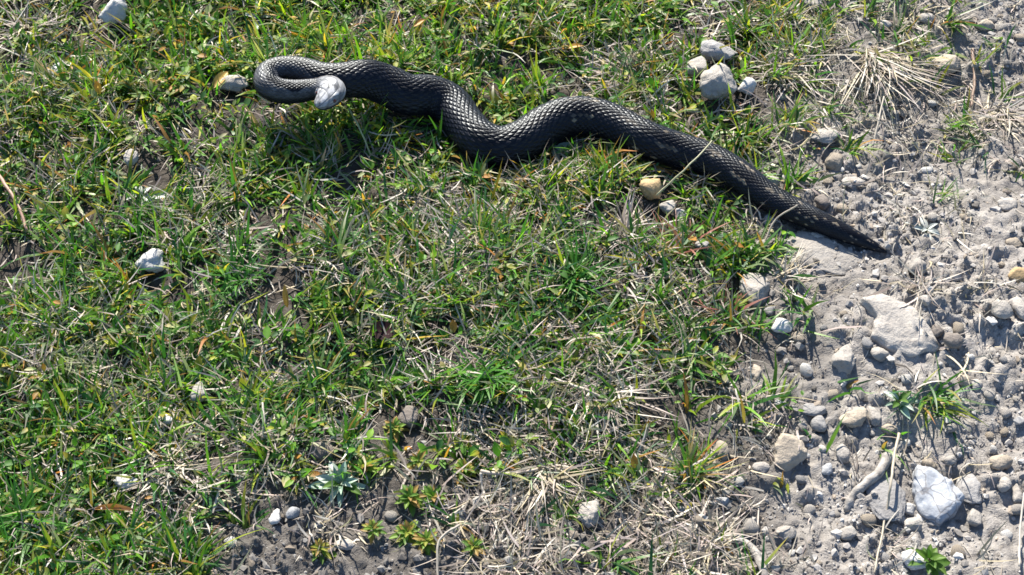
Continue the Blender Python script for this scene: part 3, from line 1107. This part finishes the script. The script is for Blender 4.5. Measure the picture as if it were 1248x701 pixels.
def leafmesh(name, V, cb, ct, mat):
    n, K1 = V.shape[:2]
    idx = np.arange(n * K1 * 3).reshape(n, K1, 3)
    Q = np.stack([idx[:, :-1, :-1], idx[:, :-1, 1:], idx[:, 1:, 1:], idx[:, 1:, :-1]], -1).reshape(-1, 4)
    t = np.linspace(0, 1, K1)[None, :, None, None]
    C = cb[:, None, None, :] * (1 - t) + ct[:, None, None, :] * t
    C = np.broadcast_to(C, (n, K1, 3, 3)).reshape(-1, 3)
    return npmesh(name, V.reshape(-1, 3), Q, mat, C)


def build_cover():
    x, y = scatter(BROAD, 7000, BOX, 1.0)
    k = clear_of_stones(x, y)
    x, y = x[k], y[k]
    nb = rng.integers(5, 12, len(x))
    i = np.repeat(np.arange(len(x)), nb)
    n = len(i)
    r0 = np.abs(rng.normal(0, .0055, n))
    az = rng.uniform(0, 2 * pi, n)
    bx, by = x[i] + r0 * np.cos(az), y[i] + r0 * np.sin(az)
    bz = height(bx, by) + rng.uniform(.001, .013, n)
    sc = rng.uniform(.7, 1.3, len(x))[i]
    ln = rng.uniform(.0045, .0100, n) * sc
    wd = ln * rng.uniform(.38, .62, n)
    V = orient(leaf_verts(n, ln, wd), az + rng.normal(0, .6, n), rng.uniform(-.15, 1.0, n), np.stack([bx, by, bz], -1))
    ok = clear_of_snake(V.reshape(n, -1, 3))
    cb, ct = green_cols(n)
    cb = cb * [1.25, 1.15, .8]
    ct = ct * [1.2, 1.12, .8]
    o = link(bpy.data.objects.new('ground_cover', leafmesh('ground_cover', V[ok], cb[ok], ct[ok], M_LEAF)))
    tag(o, 'low small-leaved green weeds woven through the turf', 'ground cover', kind='stuff')


build_cover()


# ------------------------------------------------------------------ single tufts
def tuft(px, py, n, lmin, lmax, wd, col, label, cat, name, t=(.3, 1.3), curl=(.1, .9), az=None, azs=1.6, group=None, mat=None, rad_=.006, bend=.4):
    p = foot(px, py)
    b = np.zeros((n, 3))
    b[:, 0] = p[0] + rng.normal(0, rad_, n)
    b[:, 1] = p[1] + rng.normal(0, rad_, n)
    b[:, 2] = height(b[:, 0], b[:, 1]) - .001 + rng.uniform(0, .003, n)
    a = rng.uniform(0, 2 * pi, n) if az is None else radians(az) + rng.normal(0, azs, n)
    k = clear_of_stones(b[:, 0], b[:, 1])
    b, a = b[k], a[k]
    n = len(b)
    Vb, ok = blades(b, a, rng.uniform(lmin, lmax, n), rng.uniform(.55, 1.1, n) * wd, rng.uniform(*t, n), rng.uniform(*curl, n), 6, rng.normal(0, bend, n))
    cb, ct = green_cols(n)
    if col == 'dry':
        cb, ct = straw_cols(n)
        cb, ct = cb * 1.1, ct * 1.1
    elif col == 'mix':
        d = rng.random(n) < .45
        a_, b_ = straw_cols(n)
        cb[d], ct[d] = a_[d], b_[d]
    elif col == 'yellow':
        cb, ct = cb * [1.9, 1.3, 1.0], ct * [1.8, 1.25, 1.0]
    elif col == 'red':
        d = rng.random(n) < .5
        cb[d] = np.array([.30, .11, .09]) * rng.uniform(.7, 1.2, (d.sum(), 1))
        ct[d] = np.array([.36, .17, .13]) * rng.uniform(.7, 1.2, (d.sum(), 1))
    elif col == 'lush':
        cb, ct = np.array([[.05, .16, .025]]) * rng.uniform(.7, 1.5, (n, 1)), np.array([[.085, .22, .03]]) * rng.uniform(.7, 1.4, (n, 1))
    elif col == 'pale':
        cb, ct = np.array([[.16, .20, .09]]) * rng.uniform(.7, 1.4, (n, 1)), np.array([[.30, .31, .20]]) * rng.uniform(.7, 1.3, (n, 1))
    Vb = Vb - p
    me = blade_mesh(name, Vb, cb[ok], ct[ok], mat or (M_DRY if col == 'dry' else M_GRASS))
    o = link(bpy.data.objects.new(name, me))
    o.location = p
    tag(o, label, cat, group)
    return o


G, D = 'grass tuft', 'dry tuft'
# az: 0 right, 90 away, 270 towards the camera
TUFTS = [
    (590, 462, 110, .020, .045, .0030, 'lush', 'lush dark green tuft of broad blades at the edge of bare soil', G, 'grass_tuft', (.4, 1.3), (.2, 1.0), 280, 1.1),
    (905, 178, 60, .018, .036, .0024, None, 'green tuft with orange tips beyond the snake\'s rear', G, 'grass_tuft', (.3, 1.2), (.1, .9), None, 1),
    (960, 150, 40, .018, .036, .0020, 'yellow', 'yellow-green tuft at the edge of bare soil beyond the tail', G, 'grass_tuft', (.3, 1.3), (.1, .9), 20, 1.3),
    (955, 412, 46, .018, .040, .0024, None, 'green tuft leaning out from the jagged white stone', G, 'grass_tuft', (.6, 1.4), (.1, .6), 0, .7),
    (845, 575, 60, .020, .042, .0022, 'yellow', 'yellowing tuft standing alone in dead litter', G, 'grass_tuft', (.3, 1.3), (.1, .9), None, 1),
    (1135, 490, 44, .020, .045, .0022, None, 'sparse green tuft arching over bare soil beyond the cracked slab', G, 'grass_tuft', (.4, 1.3), (.3, 1.2), 300, 1.1),
    (75, 440, 70, .028, .055, .0016, 'pale', 'pale silky tuft swept to one side in deep grass', G, 'grass_tuft', (.8, 1.4), (.0, .5), 330, .5),
    (390, 468, 55, .022, .044, .0024, None, 'green tuft beside the dark purple-brown leaf', G, 'grass_tuft', (.4, 1.3), (.1, .8), None, 1),
    (700, 345, 75, .022, .050, .0026, 'lush', 'wide spreading bright green tuft in the middle of the turf', G, 'grass_tuft', (.5, 1.4), (.1, .7), None, 1),
    (560, 360, 40, .018, .038, .0024, None, 'small green tuft beside the wide spreading bright one', G, 'grass_tuft', (.4, 1.3), (.1, .7), None, 1),
    (25, 640, 70, .026, .052, .0024, 'lush', 'tall dark tuft in the deep grass beside a bleached stem', G, 'grass_tuft', (.4, 1.3), (.1, .9), None, 1),
    (235, 690, 60, .024, .048, .0024, None, 'long green tuft bordering the bare soil patch', G, 'grass_tuft', (.3, 1.2), (.1, .9), 60, 1.3),
    (1085, 45, 60, .020, .042, .0022, 'mix', 'half green half dry tuft beside the tan rounded stone', G, 'grass_tuft', (.3, 1.2), (.1, .8), 60, 1.2),
    (910, 42, 44, .018, .036, .0024, None, 'green tuft beside the grey lumpy stone', G, 'grass_tuft', (.3, 1.1), (.1, .8), None, 1),
    (742, 218, 46, .020, .042, .0020, 'yellow', 'thin yellow-green blades standing before the snake', G, 'grass_tuft', (.3, 1.2), (.1, .8), None, 1),
    (860, 225, 34, .022, .045, .0020, 'mix', 'sparse blades leaning over the snake\'s hind body', G, 'grass_tuft', (.5, 1.2), (.0, .6), 30, 1.0),
    (830, 305, 46, .020, .042, .0022, 'red', 'reddish tinged tuft below the pale and grey pebbles', G, 'grass_tuft', (.5, 1.3), (.1, .7), None, 1),
    (545, 175, 16, .028, .040, .0030, 'lush', 'few bright upright blades against the snake\'s bend', G, 'grass_tuft', (.1, .6), (.0, .4), 90, 1.5),
    (435, 150, 12, .030, .048, .0020, 'yellow', 'few tall yellow-green blades in the coil\'s shade', G, 'grass_tuft', (.1, .7), (.0, .4), None, 1),
    (890, 320, 34, .018, .036, .0024, 'yellow', 'small tuft with yellow blade beside the wedge-shaped stone', G, 'grass_tuft', (.3, 1.3), (.1, .8), 160, 1.2),
    (880, 388, 50, .018, .038, .0022, 'red', 'orange-red starry tuft below the wedge-shaped stone', G, 'grass_tuft', (.6, 1.4), (.0, .6), None, 1),
    (835, 440, 55, .020, .044, .0022, None, 'green tuft on the shady bank left of narrow tan pebble', G, 'grass_tuft', (.4, 1.3), (.1, .8), None, 1),
    (520, 470, 44, .020, .040, .0024, None, 'green tuft between leafy seedlings and the lush dark tuft', G, 'grass_tuft', (.4, 1.3), (.1, .8), None, 1),
    (290, 345, 60, .020, .042, .0024, 'lush', 'deep green tuft on the turf beyond the yellowing lobed leaf', G, 'grass_tuft', (.4, 1.3), (.1, .8), None, 1),
    (170, 265, 40, .020, .042, .0022, 'lush', 'green blades fanning beside the grey silvery leaves', G, 'grass_tuft', (.4, 1.3), (.1, .8), None, 1),
    (1150, 245, 22, .014, .030, .0018, 'mix', 'tiny mixed tuft on path soil above the white-leaved plant', G, 'grass_tuft', (.5, 1.4), (.0, .6), 20, 1.0),
    (1195, 175, 30, .020, .040, .0018, 'mix', 'flat green and straw tuft on the path beyond the tail', G, 'grass_tuft', (.9, 1.5), (.0, .4), 190, .8),
    # bleached
    (662, 578, 120, .020, .058, .0019, 'dry', 'big bleached tuft fanned out flat over bare soil', D, 'dry_grass_tuft', (.9, 1.5), (.0, .5), 275, 1.0),
    (1058, 72, 130, .035, .105, .0018, 'dry', 'long draping dry tuft hanging over the soil bank', D, 'dry_grass_tuft', (.9, 1.5), (.0, .5), 292, .55),
    (1215, 140, 70, .020, .055, .0017, 'dry', 'dry tuft radiating over the pale path soil', D, 'dry_grass_tuft', (.9, 1.5), (.0, .5), 285, 1.1),
    (238, 262, 70, .020, .045, .0017, 'dry', 'bleached dry tuft beside the rounded pale grey stone', D, 'dry_grass_tuft', (.5, 1.4), (.0, .7), 275, .9),
    (725, 480, 90, .020, .060, .0017, 'dry', 'wide mat of bleached stems beside the lush dark tuft', D, 'dry_grass_tuft', (1.0, 1.55), (.0, .4), 330, 1.0),
    (212, 572, 80, .018, .045, .0017, 'dry', 'straggling dead clump beside the smooth oval white pebble', D, 'dry_grass_tuft', (.7, 1.5), (.0, .5), 290, 1.2),
    (585, 285, 80, .020, .050, .0017, 'dry', 'pinkish straw clump below the snake\'s bend', D, 'dry_grass_tuft', (.9, 1.5), (.0, .5), None, 1),
    (780, 95, 60, .024, .060, .0022, 'dry', 'flat sheaf of straw beyond the snake\'s rear', D, 'dry_grass_tuft', (1.2, 1.55), (.0, .2), 165, .5),
    (1160, 430, 60, .020, .050, .0014, 'dry', 'fine dry stalks trailing from the tip of the big slab', D, 'dry_grass_tuft', (1.0, 1.5), (.0, .4), 320, .7),
    (75, 405, 60, .020, .045, .0015, 'dry', 'feathery bleached clump in deep grass beside the silky tuft', D, 'dry_grass_tuft', (.8, 1.5), (.0, .5), None, 1),
    (760, 290, 60, .020, .050, .0016, 'dry', 'straw clump below the yellow ochre stone', D, 'dry_grass_tuft', (.8, 1.5), (.0, .5), None, 1),
    (720, 410, 60, .020, .048, .0016, 'dry', 'bleached clump below the wide spreading bright tuft', D, 'dry_grass_tuft', (.7, 1.5), (.0, .5), 270, 1.0),
    (960, 340, 55, .016, .045, .0014, 'dry', 'dry stems sprawling beside the wedge-shaped stone', D, 'dry_grass_tuft', (.9, 1.5), (.0, .4), 20, 1.2),
    (870, 660, 80, .016, .042, .0014, 'dry', 'dead litter clump beyond the lonely yellowing tuft', D, 'dry_grass_tuft', (1.0, 1.5), (.0, .4), None, 1),
    (30, 40, 70, .024, .055, .0017, 'dry', 'grey dead clump beside the angular white block', D, 'dry_grass_tuft', (.8, 1.5), (.0, .5), None, 1),
    (1120, 350, 50, .014, .040, .0013, 'dry', 'thin dead stems between the tail tip and the big slab', D, 'dry_grass_tuft', (1.1, 1.55), (.0, .3), None, 1),
    (430, 290, 55, .018, .045, .0015, 'dry', 'straw clump at the edge of the coil\'s shadow', D, 'dry_grass_tuft', (.8, 1.5), (.0, .5), None, 1),
    (960, 90, 60, .024, .060, .0015, 'dry', 'thin dry stems sprawling between the white stone and draping tuft', D, 'dry_grass_tuft', (1.0, 1.5), (.0, .4), None, 1),
    (500, 385, 55, .018, .045, .0015, 'dry', 'small straw clump beside the dark purple-brown leaf', D, 'dry_grass_tuft', (.8, 1.5), (.0, .5), None, 1),
]
for (px, py, n, a, b, wd, col, lab, cat, nm, t, cu, az, azs) in TUFTS:
    tuft(px, py, n, a, b, wd, col, lab, cat, nm, t, cu, az, azs, group='tufts of living grass' if cat == G else 'bleached dry tufts')


# ------------------------------------------------------------------ little plants with leaves of their own
def one_leaf_mesh(name, cols, mat, K=5, ratio=.42, cup=.25, seed=0, lobes=0):
    r = np.random.default_rng(seed)
    tt = np.linspace(0, 1, K + 1)
    prof = np.sin(np.pi * np.clip(tt * .9 + .08, 0, 1)) ** .8
    if lobes:
        prof = prof * (.72 + .28 * np.abs(np.cos(tt * pi * lobes)))
    prof[0], prof[-1] = .14, .05
    ac = np.array([-1, -.5, 0, .5, 1.0])
    V = np.zeros((K + 1, 5, 3))
    V[..., 0] = tt[:, None]
    V[..., 1] = prof[:, None] * ratio / 2 * ac
    V[..., 2] = .06 * np.abs(ac) ** 1.3 * prof[:, None] * 2 + (-cup * tt ** 2)[:, None] + r.normal(0, .008, (K + 1, 5))
    idx = np.arange((K + 1) * 5).reshape(K + 1, 5)
    Q = np.stack([idx[:-1, :-1], idx[:-1, 1:], idx[1:, 1:], idx[1:, :-1]], -1).reshape(-1, 4)
    C = np.array(cols[0])[None] * (1 - tt[:, None]) + np.array(cols[1])[None] * tt[:, None]
    C = np.repeat(C, 5, 0).reshape(K + 1, 5, 3)
    C = C * np.where(np.abs(ac) < .1, 1.35, 1.0)[None, :, None]
    return npmesh(name, V.reshape(-1, 3), Q, mat, C.reshape(-1, 3))


def stem_mesh(name, pts, r0, r1, cols, mat):
    pts = np.array(pts, float)
    n = len(pts)
    T = np.gradient(pts, axis=0)
    T /= np.linalg.norm(T, axis=1)[:, None] + 1e-12
    a = np.cross(T, [0.3, .1, 1.0])
    a /= np.linalg.norm(a, axis=1)[:, None] + 1e-12
    b = np.cross(T, a)
    th = np.linspace(0, 2 * pi, 8, endpoint=False)
    R = np.linspace(r0, r1, n) if np.isscalar(r0) else np.array(r0)
    V = pts[:, None] + R[:, None, None] * (np.cos(th)[None, :, None] * a[:, None] + np.sin(th)[None, :, None] * b[:, None])
    idx = np.arange(n * 8).reshape(n, 8)
    nx_ = np.roll(idx, -1, 1)
    Q = np.stack([idx[:-1], nx_[:-1], nx_[1:], idx[1:]], -1).reshape(-1, 4)
    V = np.vstack([V.reshape(-1, 3), pts[0] - T[0] * R[0] * .4, pts[-1] + T[-1] * R[-1] * .6])
    tr = np.vstack([np.stack([nx_[0], idx[0], np.full(8, n * 8)], -1), np.stack([idx[-1], nx_[-1], np.full(8, n * 8 + 1)], -1)])
    return npmesh(name, V, Q, mat, np.repeat([cols], len(V), 0), True, tr)


def lm(cols, mat, seed, **k):
    return one_leaf_mesh('leaf', cols, mat, seed=seed, **k)


LEAF_SEED = [lm(((.10, .19, .03), (.17, .27, .04)), M_LEAF, 1), lm(((.13, .20, .03), (.30, .28, .05)), M_LEAF, 2),
             lm(((.07, .15, .03), (.12, .22, .04)), M_LEAF, 3), lm(((.20, .19, .05), (.33, .19, .06)), M_LEAF, 4)]
LEAF_SILV = [lm(((.13, .20, .13), (.24, .33, .26)), M_SILVER, 5, ratio=.34), lm(((.10, .16, .10), (.18, .25, .19)), M_SILVER, 6, ratio=.30),
             lm(((.20, .25, .20), (.34, .39, .34)), M_SILVER, 7, ratio=.36)]
LEAF_GREY = [lm(((.26, .27, .25), (.44, .45, .43)), M_SILVER, 8, ratio=.42), lm(((.20, .22, .20), (.36, .38, .36)), M_SILVER, 9, ratio=.40)]
LEAF_DARK = [lm(((.05, .11, .025), (.09, .17, .03)), M_LEAF, 10, ratio=.5), lm(((.07, .13, .03), (.11, .19, .03)), M_LEAF, 11, ratio=.5)]


def plant(px, py, n, size, leaves, label, cat, name, group=None, el=(.05, .9), stem=.006, petiole=.25, zup=0.0, whorls=2):
    p = foot(px, py)
    root = link(bpy.data.objects.new(name, None))
    root.location = p
    root.empty_display_size = .01
    tag(root, label, cat, group)
    link(bpy.data.objects.new('stem', stem_mesh('stem', [(0, 0, -.003), (.0003, .0002, stem * .5), (0, .0004, stem)], .0009, .0005, (.16, .17, .06), M_LEAF)), root)
    for k in range(n):
        o = link(bpy.data.objects.new('leaf', random.choice(leaves)), root)
        a = 2.399 * k + random.uniform(-.3, .3)
        u = k / max(1, n - 1)
        e = el[0] + (el[1] - el[0]) * u + random.uniform(-.15, .15)
        s = size * random.uniform(.7, 1.15) * (1 - .35 * u)
        o.location = (cos(a) * size * petiole * (1 - u), sin(a) * size * petiole * (1 - u), stem * (.35 + .6 * u) + zup)
        o.rotation_euler = (random.uniform(-.3, .3), -e, a)
        o.scale = (s, s * random.uniform(.8, 1.2), s)
    return root


SEEDLINGS = [(441, 503, 18, .013, 'leafy green seedling beside the lush turf edge, largest of its patch'),
             (478, 478, 14, .011, 'yellow-green seedling tucked under the turf edge'),
             (482, 528, 18, .011, 'yellow tinged seedling beside the half buried dull stone'),
             (446, 575, 20, .012, 'reddish green seedling touching the silvery rosette'),
             (511, 568, 14, .011, 'small fresh green seedling alone on dark soil'),
             (566, 578, 22, .011, 'golden yellow seedling beside the fanned dry tuft'),
             (500, 612, 18, .012, 'pair-leaved green seedling in the middle of the soil patch'),
             (528, 612, 18, .012, 'bushy green seedling next to the pair-leaved one'),
             (498, 655, 22, .012, 'broad yellow-green seedling cluster lowest on the soil patch'),
             (520, 665, 18, .011, 'orange flecked seedling joined to the broad cluster'),
             (455, 650, 12, .009, 'tiny green seedling below the silvery rosette'),
             (392, 675, 14, .010, 'lone green seedling beside the pale flat sunk stone'),
             (577, 672, 12, .010, 'little green seedling in dead litter below the fanned tuft'),
             (562, 545, 10, .010, 'small seedling at the foot of the lush dark tuft')]
for i, (px, py, n, s, lab) in enumerate(SEEDLINGS):
    plant(px, py, int(n * 1.5), s * .92, LEAF_SEED if i not in (5, 9) else LEAF_SEED[1:2] + LEAF_SEED[3:] + LEAF_SEED[:1], lab, 'seedling', 'seedling',
          'leafy seedlings on the bare soil patch', whorls=2, stem=.008)
plant(415, 595, 15, .021, LEAF_SILV + LEAF_DARK[:1], 'silvery blue-green rosette plant on the bare soil patch', 'rosette plant', 'rosette_plant', el=(.0, .8), petiole=.12)
plant(1128, 285, 8, .018, LEAF_GREY, 'small white-leaved plant on path soil past the tail tip', 'rosette plant', 'rosette_plant', el=(.05, .5), petiole=.12)
plant(1094, 494, 11, .015, LEAF_SILV + LEAF_DARK, 'grey-green leafy plant beside the triangular tan stone', 'rosette plant', 'rosette_plant', el=(.1, .8), petiole=.12)
plant(68, 98, 9, .026, LEAF_GREY, 'withered grey leaves in a hollow of the turf', 'withered plant', 'withered_plant', el=(-.05, .4), petiole=.15)
plant(318, 28, 7, .022, LEAF_GREY + LEAF_SILV, 'silver-leaved plant in the turf beyond the coil', 'withered plant', 'withered_plant', el=(.0, .7), petiole=.12)
plant(175, 243, 7, .018, LEAF_GREY, 'whitish folded leaves in the turf above a green fan of blades', 'withered plant', 'withered_plant', el=(.0, .4), petiole=.25)
plant(205, 405, 7, .024, [LEAF_SEED[1], LEAF_DARK[0], LEAF_SEED[0]], 'yellowing broad-leaved plant in green turf', 'broad plant', 'broad_leaved_plant', el=(.0, .7), petiole=.15)
plant(428, 372, 8, .024, LEAF_DARK + LEAF_SEED[:1], 'dark green broad-leaved plant in mid turf', 'broad plant', 'broad_leaved_plant', el=(.0, .7), petiole=.15)
plant(1130, 688, 16, .013, LEAF_DARK, 'small dark moss-like clump beside the smooth whitish stone', 'moss clump', 'moss_clump', el=(.1, 1.1), stem=.008)
plant(672, 185, 6, .022, LEAF_SILV, 'grey-green leaf cluster under the snake\'s arch', 'leaf cluster', 'withered_plant', el=(.1, .5), petiole=.1)


def fallen(px, py, size, ang, cols, label, ratio=.6, mat=None, lobes=0, z=.004, tilt=.2, name='fallen_leaf'):
    p = foot(px, py)
    me = one_leaf_mesh(name, cols, mat or M_DRY, K=6, ratio=ratio, seed=int(px), cup=.12, lobes=lobes)
    o = link(bpy.data.objects.new(name, me))
    o.location = p + [0, 0, z]
    o.rotation_euler = (random.uniform(-.25, .25), -tilt, radians(ang))
    o.scale = (size,) * 3
    tag(o, label, 'leaf')


fallen(452, 422, .022, 25, ((.014, .006, .008), (.024, .009, .011)), 'dark purple-brown fallen leaf in mid turf', .75, z=.014, mat=M_DULL, tilt=-.1)
fallen(352, 385, .018, 100, ((.34, .17, .03), (.42, .24, .05)), 'narrow orange blade standing in deep green grass', .25, z=.010, tilt=.9)
fallen(262, 118, .022, 60, ((.30, .20, .04), (.38, .25, .06)), 'ochre folded leaf beside the crumbly pale lump', .4, z=.010)
fallen(120, 632, .030, -5, ((.34, .15, .05), (.40, .22, .10)), 'rusty orange strip of dead leaf in deep grass', .16, z=.012)
fallen(690, 72, .016, 10, ((.42, .25, .04), (.40, .22, .05)), 'small orange leaf in turf beyond the snake', .4, z=.012)
fallen(505, 45, .014, 40, ((.36, .20, .04), (.36, .18, .05)), 'little rust-coloured leaf in leafy turf beyond the coil', .4, z=.012)


# ------------------------------------------------------------------ dead stems and the root
def stick(pix, r0, r1, cols, label, name='dry_twig', cat='twig', mat=None, zs=None, wob=.00022):
    P = []
    for i, (a, b) in enumerate(pix):
        z = .0 if zs is None else zs[i]
        p = at(a, b, z)
        for _ in range(2):
            p = at(a, b, z + H(p[0], p[1]))
        P.append(p)
    P = np.array(P)
    ns = 10
    D = catmull(P, ns)
    D = D + rng.normal(0, wob, D.shape)
    D[1:-1] = D[1:-1] * .5 + (D[2:] + D[:-2]) * .25
    b = D[0].copy()
    o = link(bpy.data.objects.new(name, stem_mesh(name, D - b, r0, r1, cols, mat or M_DRY)))
    o.location = b
    tag(o, label, cat)
    return o


RR = .0040 * (1 + .5 * (fbm(np.linspace(0, 9, 41), np.zeros(41), 4, 3) - .5)) * np.linspace(1.05, .75, 41)
stick([(1082, 556), (1072, 575), (1057, 588), (1042, 602), (1032, 622)], RR, 0, (.3, .25, .2), 'thick weathered dead root curving over bare soil', 'dead_root', 'root', M_WOOD, [.006, .005, .004, .003, .001], .00018)
stick([(1096, 528), (1090, 555), (1086, 590), (1079, 630), (1066, 698)], .0012, .0007, (.42, .36, .28), 'long thin straw stem crossing the dead root', zs=[.012, .014, .013, .006, .003])
stick([(-8, 205), (8, 228), (22, 250), (33, 280)], .0016, .0012, (.36, .22, .16), 'reddish bare stem arching out of deep grass', zs=[.012, .020, .020, .014])
stick([(895, 655), (915, 668), (928, 690), (935, 712)], .0032, .0026, (.3, .25, .2), 'pale gnarled rootlet on the soil bank among litter', 'dead_root', 'root', M_WOOD, [.002, .003, .003, .002], .0004)
stick([(1064, 178), (1070, 150), (1077, 118)], .0009, .0007, (.42, .37, .31), 'straight dry stalk standing by the draping tuft', zs=[.004, .014, .022])
stick([(800, 238), (838, 203), (868, 172)], .0008, .0006, (.40, .38, .24), 'straw blade lying slantwise over the snake\'s hind body', zs=[.014, .036, .040])
stick([(930, 300), (945, 268), (972, 250)], .0008, .0006, (.42, .36, .30), 'fine bent stalk leaning on the tail', zs=[.002, .018, .028])
stick([(425, 132), (440, 160), (452, 190)], .0008, .0007, (.34, .36, .18), 'pale green stalk leaning out of the coil\'s shade', zs=[.022, .018, .006])
stick([(440, 158), (470, 165), (505, 160)], .0008, .0006, (.42, .38, .30), 'curved straw in the shade under the snake', zs=[.008, .014, .010])
stick([(318, 545), (322, 515), (320, 490)], .0010, .0008, (.42, .38, .33), 'bleached stalk on the edge of the bare soil patch', zs=[.004, .012, .016])
stick([(1243, 690), (1243, 650), (1248, 600)], .0009, .0007, (.48, .43, .38), 'pale straw stalk across the pebbles of the path', zs=[.006, .008, .008])
stick([(1185, 60), (1188, 95), (1184, 130)], .0016, .0012, (.28, .19, .14), 'brown woody stem lying on the path beyond the tail', zs=[.004, .006, .004])
stick([(560, 640), (535, 660), (534, 712)], .0010, .0008, (.36, .32, .27), 'grey stalk lying beside the orange flecked seedling', zs=[.006, .007, .005])
stick([(585, 575), (620, 578), (655, 572)], .0015, .0010, (.44, .37, .31), 'pinkish bleached stalk crossing the fanned dry tuft', zs=[.008, .012, .012])
stick([(586, 576), (588, 595), (593, 612)], .0013, .0008, (.46, .42, .38), 'whitish forked stalk hanging beside the fanned dry tuft', zs=[.008, .004, .002])
stick([(675, 462), (720, 478), (760, 500)], .0013, .0008, (.44, .38, .32), 'bleached stalk across the wide mat of stems', zs=[.010, .012, .006])
stick([(312, 78), (345, 72), (380, 66)], .0022, .0016, (.46, .40, .28), 'thick straw stalk lying just beyond the coil', zs=[.008, .010, .008])

scene.cycles.filter_width = 1.6
